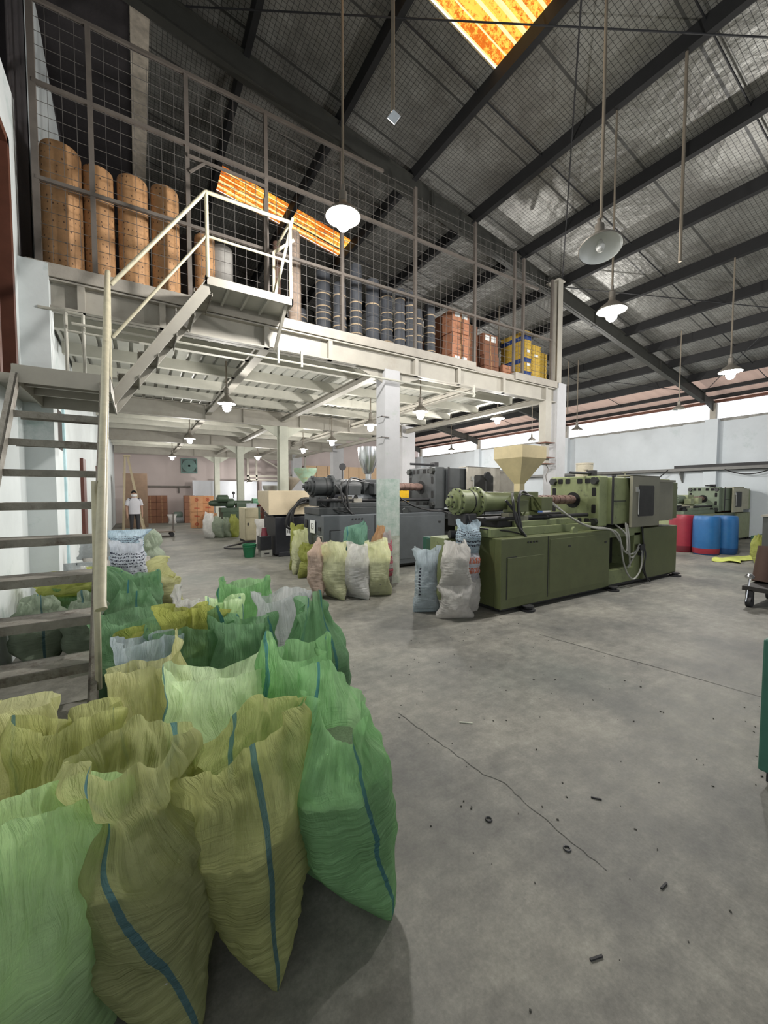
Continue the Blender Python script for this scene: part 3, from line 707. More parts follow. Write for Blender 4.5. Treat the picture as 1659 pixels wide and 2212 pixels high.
    if grain and not closed:
        gb = bmesh.new(); jf = int(fill*nv); n2 = 24; rr = []
        for j in range(2, jf+1, 2): rr.append([gb.verts.new(ring(j, .94, 2*PI*k/n2)) for k in range(n2)])
        for a, b in zip(rr, rr[1:]):
            for k in range(n2): gb.faces.new((a[k], a[(k+1)%n2], b[(k+1)%n2], b[k]))
        cen = gb.verts.new(sp[jf] + dirs[jf]*.03)
        for k in range(n2): gb.faces.new((rr[-1][k], rr[-1][(k+1)%n2], cen))
        gb.faces.new(rr[0][::-1])
        for v in gb.verts: v.co.z -= lo
        for f in gb.faces: f.smooth = True
        gm = bpy.data.meshes.new('pellets'); gb.to_mesh(gm); gb.free(); gm.materials.append(M_grain)
        g = bpy.data.objects.new('pellets', gm); COL.objects.link(g); g.parent = o; g['kind'] = 'stuff'
    return o
G_front = 'open woven sacks crowded at the stair foot'
S_green = sack_mat('woven_green', (.23, .49, .19), see=.13)
S_green2 = sack_mat('woven_deep_green', (.17, .35, .17), see=.15)
S_olive = sack_mat('woven_olive', (.46, .48, .16), see=.13)
S_olive2 = sack_mat('woven_dark_olive', (.41, .43, .17), see=.12)
S_mint = sack_mat('woven_pale_green', (.40, .66, .32), see=.12)
S_mint2 = sack_mat('woven_mint_white', (.70, .90, .52), see=.12)
S_yel = sack_mat('woven_pale_yellow', (.60, .60, .27), see=.10, stripe=None)
S_lime = sack_mat('woven_lime_yellow', (.40, .43, .075), see=.06, stripe=None)
S_white = sack_mat('woven_white', (.78, .77, .75), see=.08, stripe=None)
S_offw = sack_mat('woven_off_white', (.70, .67, .63), see=.05, stripe=None)
S_cream = sack_mat('woven_cream_green', (.80, .82, .50), see=.12, stripe=None)
S_peach = sack_mat('woven_peach', (.72, .54, .44), see=.06, stripe=None)
S_orange = sack_mat('woven_orange_tan', (.62, .36, .16), see=.04, stripe=None)
S_grey = sack_mat('woven_grey_green', (.34, .40, .30), see=.08, stripe=(.22,.30,.26))
S_greyw = sack_mat('film_grey_white', (.50, .53, .54), see=.15, stripe=None)
S_dstripe = sack_mat('woven_striped_grey_green', (.29, .36, .26), see=.06, stripe=(.03,.12,.16))
DK = (.03, .035, .06); RD = (.55, .10, .03)
S_print = sack_mat('printed_white_bag', (.58, .62, .70), see=.03, stripe=None, prints=[(DK, .62, .86, 5, 0, 1, .50), (RD, .30, .44, 1, .05, .95, .55), (DK, .12, .24, 2, 0, 1, .5), (DK, .47, .58, 3, 0, 1, .55)])
S_printb = sack_mat('printed_blue_bag', (.50, .64, .74), see=.03, stripe=None, prints=[(DK, .30, .52, 2, 0, 1, .46), (DK, .56, .80, 4, 0, 1, .5)])
S_blue = sack_mat('pale_blue_bag', (.50, .60, .66), see=.03, stripe=None, prints=[(DK, .10, .34, 5, 0, 1, .52)])
S_redp = sack_mat('printed_red_bag', (.50, .45, .45), see=.03, stripe=None, prints=[((.55,.02,.08), .2, .9, 3, 0, 1, .45)])

# --- front crowd (nearest first)
sack('tall green woven sack with blue stripe, front right of the crowd', (.665,1.42), .43, .80, S_green, yaw=-66, lean=-3, ldir=0, fill=.66, mouth=(.95,.55), twist=-28, peaks=(-.02,.03), folds=.016, seed=11, nv=100, nu=72, group=G_front, rimtilt=(-.03,.0))
sack('olive woven sack with blue stripe, pointed at the floor, second from right in front', (.315,1.44), .41, .76, S_olive, yaw=-84, lean=2, ldir=180, fill=.60, mouth=(.60,1.05), peaks=(.0,.0), folds=.02, seed=23, nv=100, nu=72, group=G_front, rimtilt=(0,.05))
sack('dark olive sack with slanting blue stripe and a cuffed collar mouth', (-.0,1.44), .44, .82, S_olive2, yaw=-66, lean=3, ldir=190, fill=.64, mouth=(.75,.7), twist=-65, rimtilt=(.025,0), peaks=(.0,-.0), folds=.022, seed=31, nv=100, nu=72, group=G_front, neck=(.80,.72))
sack('pale glowing green sack with wide open mouth at the left frame edge', (-.34,1.36), .42, .76, sack_mat('woven_bright_pale_green', (.54,.82,.36), see=.11, stripe=None), yaw=8, lean=1, ldir=200, fill=.52, mouth=(1.25,.45), peaks=(.0,.0), folds=.010, seed=44, nv=100, nu=72, group=G_front)
sack('olive sack with wrinkled upright flap between pale and dark olive sacks', (-.21,1.72), .30, .82, S_olive, yaw=-10, fill=.45, mouth=(.9,.45), peaks=(.03,.02), folds=.03, seed=52, group=G_front)
sack('pale yellow sack with crinkled flat top at the left edge behind', (-.57,1.97), .42, .80, S_yel, yaw=-20, fill=.45, mouth=(1.25,.5), peaks=(.06,-.01), folds=.035, seed=61, group=G_front)
sack('pale yellow sack with one tall pointed ear beside the stair pipe', (.03,2.12), .37, .80, S_yel, yaw=10, fill=.45, mouth=(.72,.4), peaks=(.13,.04), folds=.03, seed=77, group=G_front)
sack('whitish mint sack with frayed white rim and two peaks', (.33,1.93), .41, .78, S_mint2, yaw=5, fill=.45, mouth=(1.25,.5), peaks=(.08,.10), folds=.02, seed=83, group=G_front)
sack('green sack leaning with twisted peak just behind the front green sack', (.70,1.90), .36, .82, S_green, yaw=15, fill=.45, mouth=(1.05,.4), peaks=(.02,.16), folds=.03, seed=97, group=G_front, lean=3, ldir=180)
sack('deep green sack with drawn-in neck standing outermost on the right', (1.03,2.52), .42, .84, S_green2, yaw=100, fill=.55, mouth=(.4,.35), peaks=(.05,.12), folds=.035, seed=101, group=G_front, lean=4, ldir=170, base_a=.9)
sack('grey white film sack with upright square collar in the crowd', (.90,2.93), .38, .84, S_greyw, yaw=0, fill=.5, mouth=(1.1,.6), peaks=(.0,.03), folds=.02, seed=113, group=G_front)
sack('green sack standing farthest back with two corner ears', (.73,3.38), .36, .86, S_green, yaw=0, fill=.5, mouth=(1.2,.5), peaks=(.05,.06), folds=.03, seed=127, group=G_front)
sack('deep green slumped sack with folded mouth in mid crowd', (.60,2.62), .42, .78, S_green2, yaw=-30, fill=.55, mouth=(.8,.45), peaks=(.0,.12), folds=.045, seed=131, group=G_front, lean=6, ldir=150)
o = sack('deep green sack holding crumpled yellow liner, beside pale blue bag', (.27,2.80), .42, .76, S_green2, yaw=0, fill=.5, mouth=(1.15,.8), peaks=(.0,.03), folds=.02, seed=149, group=G_front)
sack('crumpled lime liner bag stuffed in the deep green sack mouth', (.28,2.84), .24, .34, S_lime, yaw=10, fill=.3, mouth=(1.1,.6), peaks=(-.05,.03), folds=.07, seed=151, z0=.52, nu=40, nv=20, grain=False)
sack('torn white cloth bag standing out of the yellow liner', (.27,3.02), .22, .34, S_white, yaw=0, fill=.3, mouth=(.8,.3), peaks=(-.06,.12), folds=.04, seed=157, z0=.52, nu=36, nv=18, grain=False)
sack('deep green sack with wide flapping mouth behind the stair pipe', (-.05,3.45), .46, .70, S_green2, yaw=0, fill=.5, mouth=(1.3,.6), peaks=(.06,.04), folds=.04, seed=163, group=G_front)
sack('lime yellow crumpled bag on the deep green sack by the pipe', (.06,3.18), .32, .66, S_lime, yaw=15, fill=.55, mouth=(1.1,.5), peaks=(.06,-.06), folds=.06, seed=167, group=G_front)
sack('pale blue printed paper bag right of the stair pipe foot', (-.01,2.66), .33, .76, S_blue, yaw=0, fill=.6, mouth=(1.0,.5), peaks=(.02,.0), folds=.02, seed=173, group=G_front, lean=4, ldir=20)
sack('small pale green frayed sack peeking between green sacks at the back', (.52,3.12), .26, .80, S_mint2, yaw=0, fill=.6, mouth=(.7,.5), peaks=(.03,.03), folds=.05, seed=179, group=G_front)
# --- under the stairs
G_st = 'striped sacks under the stairs'
sack('striped grey green sack under the stairs nearest the white wall', (-.80,4.72), .42, .62, S_dstripe, yaw=-75, fill=.8, mouth=(.7,.6), folds=.03, seed=181, group=G_st, neck=(.85,.7))
sack('striped grey green sack under the stairs beside the stair pipe', (-.42,4.60), .42, .60, S_dstripe, yaw=-65, fill=.8, mouth=(.7,.6), folds=.03, seed=191, group=G_st, neck=(.85,.7))
sack('deep green sack half behind the stair pipe', (-.08,4.55), .44, .66, S_green2, yaw=-80, fill=.7, mouth=(.9,.6), folds=.03, seed=193, group=G_st)
sack('deep green sack with bright lime cuff folded over its top', (-.66,5.30), .42, .62, S_green2, yaw=-20, fill=.7, mouth=(1.0,.9), folds=.03, seed=197)
sack('bright lime yellow crumpled cuff bag behind the stair treads', (-.66,5.28), .46, .24, S_lime, yaw=0, fill=.3, mouth=(1.0,.8), folds=.06, seed=199, z0=.50, nu=44, nv=18, grain=False)
sack('deep green slumping sack behind the treads right of the lime cuff', (-.30,5.35), .46, .74, S_green2, yaw=-20, fill=.6, mouth=(.6,.5), folds=.04, seed=203, flop=60, fdir=150, fv=.6)
sack('small green sack between the stair pipe and the grey sacks', (-.0,5.35), .42, .66, S_green2, yaw=0, fill=.6, mouth=(.8,.5), folds=.04, seed=205)
# --- left stack by the wall
sack('white sack printed in blue and orange, largest of the wall stack', (-.13,6.35), .40, .80, S_print, yaw=0, fill=.7, mouth=(.85,.4), folds=.02, seed=211, base_a=.6, z0=.12)
sack('pale blue printed sack lying on top behind the white printed sack', (-.16,6.95), .40, .44, S_printb, yaw=0, closed=True, folds=.02, seed=223, z0=.62, base_a=.8)
sack('grey green sack under the white printed sack', (-.12,6.75), .52, .52, S_grey, yaw=0, closed=True, folds=.02, seed=227, base_a=.7)
sack('grey green sack with twisted hooded top in the wall stack', (.14,8.1), .50, .86, S_grey, yaw=10, fill=.65, mouth=(.7,.6), folds=.05, seed=229, neck=(.72,.6), flop=30, fdir=200)
sack('olive yellow open sack on the floor with mouth flopped to the right', (.22,6.45), .50, .60, S_cream if False else S_yel, yaw=-20, fill=.62, mouth=(.8,.35), folds=.03, seed=233, flop=75, fdir=0, fv=.62)
sack('small lime sack tucked behind the olive yellow sack', (.05,7.2), .36, .50, S_lime, yaw=0, closed=True, folds=.02, seed=239)
for i, (x, y, w, h, z, mm, lb) in enumerate(((-.76,7.0,.34,.62,0,S_greyw,'grey film sack against the wall behind the treads'), (-.44,7.55,.36,.60,0,S_offw,'off white sack in the middle behind the treads'),
        (-.55,6.5,.32,.60,0,S_white,'small white gathered sack in front of the grey sacks'), (-.58,7.7,.44,.34,.56,S_greyw,'grey film sack lying over the wall sacks'), (-.10,7.3,.34,.60,0,S_offw,'off white sack just left of the stair pipe'))):
    sack(lb, (x,y), w, h, mm, yaw=0, closed=(i != 2), fill=.6, mouth=(.6,.4), folds=.05, seed=241+i, z0=z, nu=40, nv=30, group='pale sacks behind the treads')
# --- sacks in front of the stained column
G_c = 'sacks standing in front of the stained column'
sack('peach sack, leftmost in the row before the stained column', (2.32,5.72), .34, .84, S_peach, yaw=-100, fill=.8, mouth=(.75,.4), peaks=(.02,.06), folds=.02, seed=251, group=G_c, lean=5, ldir=0)
sack('pale yellow green sack with pointed ears between peach and white sacks', (2.52,5.52), .385, .84, S_cream, yaw=-78, fill=.72, mouth=(.5,1.0), peaks=(.03,.03), folds=.025, seed=257, group=G_c)
sack('white crumpled film sack in the row before the stained column', (2.80,5.34), .38, .82, S_white, yaw=-65, fill=.62, mouth=(1.0,.5), peaks=(.0,.03), folds=.03, seed=263, group=G_c)
sack('pale yellow ribbed sack, rightmost in the row before the column', (3.14,5.32), .40, .85, S_cream, yaw=-20, fill=.66, mouth=(.8,.4), peaks=(.08,.0), folds=.02, seed=269, group=G_c)
sack('green sack with folded floppy mouth behind the white sack', (3.13,6.0), .40, 1.04, sack_mat('woven_sea_green', (.16,.36,.26), see=.05), yaw=10, fill=.7, mouth=(1.0,.4), peaks=(.12,-.02), folds=.03, seed=271, group=G_c)
sack('orange tan pointed sack leaning on the stained column', (3.42,5.74), .28, 1.04, S_orange, yaw=0, fill=.7, mouth=(.35,.3), peaks=(.0,.0), folds=.02, seed=277, group=G_c, lean=-3, ldir=180)
sack('grey bag with red print squeezed against the stained column', (3.50,5.62), .22, .92, S_redp, yaw=20, fill=.7, mouth=(.5,.4), folds=.02, seed=281, group=G_c)
sack('tall pale green sack at the corner of the grey machine', (2.72,7.6), .34, .86, S_cream, yaw=20, fill=.6, mouth=(.9,.4), peaks=(.05,.0), folds=.05, seed=283)
sack('small bright lime sack in front of the tall pale green sack', (2.72,7.15), .36, .62, S_lime, yaw=0, fill=.5, mouth=(.7,.4), folds=.05, seed=293, neck=(.5,.85))
sack('lime sack folded over behind the tall pale green sack', (2.80,8.0), .30, .92, S_lime, yaw=0, fill=.6, mouth=(.8,.5), folds=.05, seed=307)
# --- group at the green machine's end
sack('tall pale blue grey bag, left of the stacked white sacks', (3.26,4.22), .30, .84, sack_mat('blue_grey_film', (.52,.61,.67), see=.03, stripe=None, prints=[(DK, .3, .75, 9, .62, .66, .4)]), yaw=-30, fill=.8, mouth=(1.1,.5), folds=.03, seed=311, lean=0)
sack('lower off white sack bulging under another at the machine end', (3.42,3.82), .36, .46, S_offw, yaw=-30, closed=True, folds=.02, seed=313, base_a=.95)
sack('upper off white sack resting on the lower one at the machine end', (3.42,3.82), .35, .56, S_offw, yaw=-30, fill=.7, mouth=(.55,.5), folds=.04, seed=317, z0=.40, base_a=.8, lean=1, ldir=0)
sack('grey white sack at the bottom behind, next to the green base', (3.72,3.90), .30, .50, S_offw, yaw=0, closed=True, folds=.02, seed=331, base_a=.8)
sack('white sack with orange print in the middle of the stack', (3.72,3.90), .30, .44, sack_mat('orange_printed_white', (.62,.66,.72), see=.02, stripe=None, prints=[((.7,.12,.02), .2, .8, 2, 0, 1, .47)]), yaw=0, closed=True, folds=.02, seed=337, z0=.42, base_a=.8)
sack('pale blue printed sack on top of the stack at the machine end', (3.72,3.90), .30, .44, S_printb, yaw=0, fill=.6, mouth=(1.15,.45), folds=.02, seed=347, z0=.76, base_a=.8)
# --- far sacks
for i, (x, y, w, h, mm, lb) in enumerate(((2.12,15.4,.42,.86,S_white,'white sack, leftmost of the far row by the small machine'), (2.40,15.25,.44,.74,S_grey,'grey green sack, second of the far row'),
        (2.68,15.25,.38,.70,S_grey,'smaller grey green sack, third of the far row'), (2.92,15.2,.38,.80,S_lime,'bright lime sack at the right of the far row'))):
    sack(lb, (x,y), w, h, mm, yaw=-60, fill=.7, mouth=(.6,.3), peaks=(.02,.05), folds=.03, seed=353+i, nu=32, nv=24, group='far row of sacks', grain=False)
sack('white sack slumped against the right end of the green machine', (9.25,4.0), .40, .75, S_white, yaw=-20, fill=.6, mouth=(.5,.4), folds=.04, seed=367, grain=False)
sack('bright yellow green sack at the grey cabinet near the right edge', (12.0,3.22), .26, .62, S_lime, yaw=0, fill=.6, mouth=(.4,.3), folds=.03, seed=373, grain=False)
sack('white sack behind the cream cabinet beside the black machine', (3.25,12.6), .30, .80, S_white, yaw=0, closed=True, folds=.03, seed=379, nu=30, nv=20)
sack('white bundle on the floor beside the dark boxes', (1.45,23.2), .30, .5, S_white, yaw=0, closed=True, folds=.03, seed=383, nu=30, nv=20)

# ------------------------------------------------------------------ injection moulding machines
def bolts(mb, cx, cy, cz, rad, n, r, t):
    for k in range(n):
        a = 2*PI*k/n; mb.lathe([(cx-t, r), (cx, r)], (0, cy+rad*math.cos(a), cz+rad*math.sin(a)), 'x', 6)
def octa(cy, cz, w, h, c=.25):
    return [(cy-w+c*w, cz-h), (cy+w-c*w, cz-h), (cy+w, cz-h+c*h), (cy+w, cz+h-c*h), (cy+w-c*w, cz+h), (cy-w+c*w, cz+h), (cy-w, cz+h-c*h), (cy-w, cz-h+c*h)]
def machine(loc, s, label, body, body2, panel, hop, x_end=-.42, hopper='square', base_x0=0.0, detail=2, door_y=-.07, solid_mid=False, hop_x=1.0):
    t = thing('injection_machine', label, 'machine', loc); t.scale = (s, s, s)
    OFF[t.name] = Vector()
    dk = M_black
    # bases
    build('base_cabinet', MB().box(base_x0, 0, .07, 2.54, .12, 1.0).box(base_x0+.02, .12, .07, 2.54, .95, 1.0), body, t, bevel=.012)
    if detail > 1:
        mb = MB().box(.12, -.006, .2, .86, .002, .74).box(.99, -.006, .16, 2.5, .002, .94)
        build('access_panel', mb, body, t, bevel=.003)
        mb = MB()
        for x in (1.42, 2.37): mb.box(x, -.014, .80, x+.05, 0, .83)
        for k in range(4): mb.lathe([(-.012, .014), (0, .014)], (.52+k*.062, 0, .93), 'y', 10)
        build('latches', mb, dk, t)
        build('seam', MB().box(.95, -.004, .12, .962, .004, .99).box(.10, -.003, .19, .112, .004, .75).box(.1, -.003, .745, .3, .004, .755), dk, t)
    build('base_cabinet', MB().box(3.62, 0, .07, 4.88, .95, .98), body, t, bevel=.012)
    mid = MB().box(2.54, .06, .07, 3.62, .10, .30).box(2.54, .10, .07, 3.62, .95, .32).box(2.54, .5, .3, 3.62, .95, 1.0).box(2.54, .06, .86, 3.62, .95, 1.0)
    if not solid_mid: mid.box(3.42, .06, .3, 3.62, .5, .9)
    build('mid_frame', mid, body2, t)
    build('recess_back', MB().box(2.54, .44, .3, 3.44, .5, .88), dk, t)
    build('plinth', MB().box(base_x0+.05, .06, .03, 4.82, .9, .07), dk, t)
    for x, y in ((.5, -.03), (2.6, -.03), (4.78, -.03), (.5, .9), (4.7, .9)):
        build('foot', MB().lathe([(0,.10),(.025,.10),(.03,.05),(.05,.05),(.055,.08),(.07,.08)], (x, y, 0), n=16), dk, t, smooth=True)
    # injection bed
    build('bed', MB().box(.0, .18, 1.0, 2.3, .90, 1.12).box(.55, .22, 1.12, 2.0, .86, 1.20), body2, t, bevel=.008)
    if base_x0 < .3 and detail > 1:
        build('rear_bed', MB().box(-.42, .62, .1, .0, .95, .98), body2, t, bevel=.01)
        build('bed_hole', MB().lathe([(.610,.09),(.63,.09)], (-.2, 0, .72), 'y', 20), dk, t)
        build('grease_hose', MB().tube([(-.36,.60,1.03),(-.2,.56,1.03),(0,.50,1.05)], .055, 10), dk, t, smooth=True)
    # barrel
    cy, cz = .56, 1.48
    x0 = x_end
    prof = [(x0-.03,.03),(x0,.032),(x0+.005,.055),(x0+.04,.06),(x0+.045,.10),(x0+.09,.105),(x0+.095,.15),(x0+.13,.155),(x0+.135,.185),(x0+.165,.185),(x0+.17,.165),(x0+.46,.165),(x0+.465,.21),(x0+.51,.21),(x0+.515,.145),(x0+.95,.135),(x0+1.35,.12)]
    build('hydraulic_cylinder', MB().lathe(prof, (0, cy, cz), 'x', 36), body2, t, smooth=True)
    mb = MB(); bolts(mb, x0+.135, cy, cz, .168, 12, .011, .014); bolts(mb, x0+.465, cy, cz, .188, 16, .011, .014); bolts(mb, x0+.045, cy, cz, .08, 6, .012, .02)
    build('bolts', mb, dk, t)
    build('cylinder_strap', MB().lathe([(x0+.35,.172),(x0+.365,.172)], (0,cy,cz), 'x', 30), dk, t)
    mb = MB().lathe([(1.2,.065),(2.38,.065),(2.40,.035),(2.44,.015)], (0, cy, cz+.01), 'x', 20)
    for k in range(7): mb.lathe([(1.35+k*.145,.076),(1.44+k*.145,.076)], (0, cy, cz+.01), 'x', 20)
    build('heater_barrel', mb, mat('rusty_heater_bands', (.20,.13,.11), .6, .4, var=.35, scale=12), t, smooth=True)
    # hopper block and carriage
    build('feed_block', MB().box(hop_x-.18, .40, 1.30, hop_x+.25, .72, 1.62), body, t, bevel=.01)
    build('terminal_box', MB().box(.56, .22, 1.33, .80, .40, 1.50), body, t, bevel=.006)
    build('terminal_box', MB().box(1.06, .20, 1.34, 1.32, .40, 1.54), body, t, bevel=.006)
    for bb in ((x0+.15, .38, 1.14, x0+.35, .74, 1.32), (.25, .30, 1.12, .75, .82, 1.24), (.78, .30, 1.14, 1.4, .7, 1.22), (1.35,.3,1.12,1.7,.5,1.18)):
        build('carriage_block', MB().box(*bb), dk, t, bevel=.008)
    build('motor', MB().lathe([(.8,.0),(.8,.10),(1.16,.10),(1.2,.06),(1.26,.05)], (0,.42,1.24), 'x', 20), body, t, smooth=True)
    build('guide_rod', MB().tube([(.0,.30,1.24),(2.37,.30,1.24)], .03, 12).tube([(.0,.80,1.24),(2.37,.80,1.24)], .03, 12), dk, t, smooth=True)
    build('valve_block', MB().box(.45,.28,1.20,.66,.42,1.31).box(.68,.26,1.20,.85,.40,1.27), panel, t, bevel=.006)
    # mirror / gauge on a stalk
    build('gauge', MB().tube([(x0+.72,.56,1.6),(x0+.72,.56,1.80)], .012, 8).lathe([(.53,.001),(.53,.062),(.56,.062),(.56,.001)], (x0+.72,0,1.84), 'y', 20), dk, t, smooth=True)
    # hopper
    if hopper == 'square':
        hs = .27; b = .055; zc = 1.62
        mb = MB()
        def ring4(z, k): return [mb.bm.verts.new((hop_x+a*k, .56+c*k, z)) for a, c in ((-1,-1),(1,-1),(1,1),(-1,1))]
        rs = [ring4(zc, b), ring4(zc+.12, b), ring4(zc+.50, hs), ring4(zc+.68, hs), ring4(zc+.68, hs-.015), ring4(zc+.51, hs-.015), ring4(zc+.14, b-.01)]
        for a, c in zip(rs, rs[1:]):
            for k in range(4): mb.bm.faces.new((a[k], a[(k+1)%4], c[(k+1)%4], c[k]))
        build('hopper', mb, hop, t)
    else:
        build('hopper', MB().lathe([(1.60,.055),(1.72,.055),(1.74,.09),(2.02,.19),(2.22,.19),(2.22,.18),(2.02,.18),(1.74,.07)], (hop_x,.56,0), n=28), hop, t, smooth=True)
    # platen
    px0, px1 = 2.37, 2.62
    build('platen', MB().box(px0, .10, 1.05, px1, 1.0, 1.88), body2, t, bevel=.02)
    M_hole = mat('hole_shade', (.006,.006,.006), .9)  # dark plates paint the shade inside the platen's holes and slots
    mb = MB(); mb.prism([(cy+.135*math.cos(a), cz+.135*math.sin(a)) for a in [2*PI*k/28 for k in range(28)]], 'x', px0-.004, px0+.01); build('platen_opening', mb, M_hole, t)
    for (a, c) in ((.30,1.80),(.44,1.80),(.66,1.80),(.80,1.80),(.30,1.14),(.44,1.14),(.66,1.14),(.80,1.14)): build('platen_opening', MB().prism(octa(a, c, .045, .042), 'x', px0-.004, px0+.01), M_hole, t)
    for (a, c) in ((.19,1.62),(.19,1.34),(.92,1.62),(.92,1.34)): build('platen_opening', MB().prism(octa(a, c, .035, .07), 'x', px0-.004, px0+.01), M_hole, t)
    for (a, c) in ((.17,1.80),(.93,1.80),(.17,1.13),(.93,1.13)):
        build('tie_bar_nut', MB().lathe([(px0-.06,.062),(px0-.01,.068),(px0,.068)], (0,a,c), 'x', 6), mat('dark_steel_nut', (.04,.042,.04), .4, .5), t)
    build('top_rod', MB().tube([(1.95,.34,1.93),(2.55,.34,1.93)], .022, 10).box(2.5,.28,1.88,2.6,.42,1.98), dk, t)
    # clamp housing
    build('clamp_housing', MB().box(2.66, .04, 1.08, 4.62, 1.0, 1.86), body2, t, bevel=.012)
    build('housing_seam', MB().box(2.66,.034,1.46,3.06,.04,1.475).box(2.64,.03,1.08,2.675,.05,1.88), dk, t)
    build('safety_door', MB().box(3.06, door_y, 1.02, 3.98, door_y+.05, 1.90).box(3.06, door_y, 1.88, 3.98, .2, 1.90), panel, t, bevel=.006)
    mb = MB().prism([(3.24+.02, 1.20),(3.78-.02,1.20),(3.78,1.23),(3.78,1.70),(3.76,1.73),(3.26,1.73),(3.24,1.70),(3.24,1.22)], 'y', door_y-.004, door_y+.01)
    build('door_window', mb, mat('dark_scratched_pane', (.012,.012,.011), .6, var=.5, scale=8), t)
    build('door_handle', MB().tube([(3.20,door_y-.03,1.24),(3.20,door_y-.03,1.66)], .008, 8).box(3.14,door_y-.03,1.62,3.2,door_y,1.70), mat('steel_handle', (.4,.4,.38), .35, .8), t)
    build('rear_panel', MB().box(3.98, -.02, 1.12, 4.62, .03, 1.82), panel, t, bevel=.005)
    build('rear_channel', MB().box(3.98, -.04, 1.80, 4.66, .02, 1.84), panel, t)
    build('rear_channel', MB().box(3.98,-.03,1.10,4.64,.02,1.12), panel, t)
    build('end_plate', MB().box(4.62, .0, 1.12, 4.84, .98, 1.80), body, t, bevel=.01)
    build('rear_link', MB().box(4.1,.2,.98,4.3,.8,1.1).box(4.5,.2,.98,4.6,.8,1.1), M_rust, t)
    if detail > 1:
        build('lifting_lug', MB().prism([(1.62+.06*math.cos(a), 1.03+.06*math.sin(a)) for a in [PI*k/8 for k in range(9)]] + [(1.55,.96),(1.70,.96)], 'y', .02, .06), body2, t)
        hs_ = M_hose; hg = M_hoseg
        for k, pts in enumerate(([(.3,.2,1.5),(.42,.12,1.3),(.45,.08,1.1),(.6,.1,1.0)], [(.55,.3,1.6),(.38,.15,1.5),(.40,.1,1.2),(.55,.06,1.0)], [(.95,.35,1.58),(.6,.2,1.62),(.48,.14,1.4),(.52,.1,1.05)],
                                 [(1.05,.35,1.55),(.85,.22,1.56),(.62,.2,1.58),(.5,.16,1.5)], [(x0+.2,.4,1.32),(x0+.25,.3,1.15),(.3,.15,1.08),(.55,.1,1.02)])):
            build('hydraulic_hose', MB().tube(spline(pts), .018 if k < 3 else .011, 8), hs_, t, smooth=True)
        for k, pts in enumerate(([(1.3,.3,1.5),(1.7,.1,1.2),(2.0,.02,1.08),(2.5,.02,1.02),(2.75,-.03,.9),(2.85,-.05,.5),(3.0,-.05,.25),(3.2,-.06,.13),(3.45,-.05,.3),(3.55,.0,.62)],
                                 [(1.3,.3,1.53),(1.75,.1,1.17),(2.1,.0,1.05),(2.55,.0,1.0),(2.8,-.02,.8),(2.95,-.02,.62),(3.2,-.02,.56),(3.5,.0,.66)],
                                 [(2.85,.1,1.08),(2.98,-.02,.9),(3.05,-.03,.6),(3.2,-.03,.5),(3.5,0,.68)], [(3.05,.0,1.08),(3.07,-.03,.8),(3.12,-.02,.5),(3.18,0,.34)], [(3.0,.0,1.1),(3.0,-.04,.7),(2.98,-.02,.6)],
                                 [(3.1,0,.32),(3.3,-.02,.55),(3.42,-.02,.7),(3.52,0,.66)])):
            build('air_hose', MB().tube(spline(pts), .014, 8), hg, t, smooth=True)
        build('black_cable', MB().tube(spline([(3.6,.03,1.05),(3.55,-.02,.8),(3.58,-.02,.6),(3.52,-.03,.35),(3.62,-.04,.15),(3.72,-.08,.03)]), .014, 8).tube(spline([(3.6,-.02,.66),(3.62,-.04,.5),(3.58,-.04,.3),(3.65,-.06,.05)]), .012, 8), hs_, t, smooth=True)
        build('hose_clamps', MB().box(3.45,-.03,.6,3.62,.03,.7).box(3.5,-.02,.5,3.6,.03,.56), dk, t)
    return t
M_hose = mat('black_rubber', (.015,.015,.016), .45)
M_hoseg = mat('grey_hose', (.30,.30,.27), .5, var=.1)
M_mgreen = mat('olive_green_enamel', (.095, .110, .043), .5, var=.12, scale=4, dirt=(.05,.05,.03), dthr=.69, dscale=5)
M_mgreen2 = mat('pale_olive_enamel', (.185, .215, .10), .5, var=.15, scale=4, dirt=(.05,.05,.03), dthr=.64, dscale=6)
M_mpanel = mat('beige_grey_panel', (.17, .165, .12), .5, var=.08, scale=3)
M_hopcream = mat('cream_hopper_paint', (.60, .50, .29), .5, var=.1, scale=5, dirt=(.25,.15,.08), dthr=.72, dscale=9)
M_mgrey = mat('charcoal_enamel', (.040, .044, .046), .5, var=.2, scale=4)
M_mgrey2 = mat('slate_enamel', (.085, .095, .105), .55, var=.12, scale=4)
M_chrome = mat('chrome_steel', (.62,.63,.64), .2, .95, var=.1)
m1 = machine((3.98, 3.57, 0), 1.0, 'olive green injection moulding machine with cream square hopper', M_mgreen, M_mgreen2, M_mpanel, M_hopcream)
m2 = machine((2.97, 7.0, 0), 1.17, 'dark grey injection moulding machine numbered 13 with chrome hopper', M_mgrey2, M_mgrey, mat('pale_grey_panel', (.30,.28,.24), .5), M_chrome, x_end=-.12, hopper='round', hop_x=1.14, base_x0=0.0, detail=2)
for ch in m2.children:
    if ch.name.startswith(('hydraulic_cylinder', 'feed_block', 'platen', 'clamp_housing', 'terminal', 'carriage_b')) and not ch.name.startswith('platen_o'):
        ch.data.materials.clear(); ch.data.materials.append(M_mgrey)
    if ch.name.startswith('air_hose'): ch.data.materials.clear(); ch.data.materials.append(M_hose)
    if ch.name.startswith(('rear_bed', 'bed_hole', 'grease_hose')): bpy.data.objects.remove(ch)
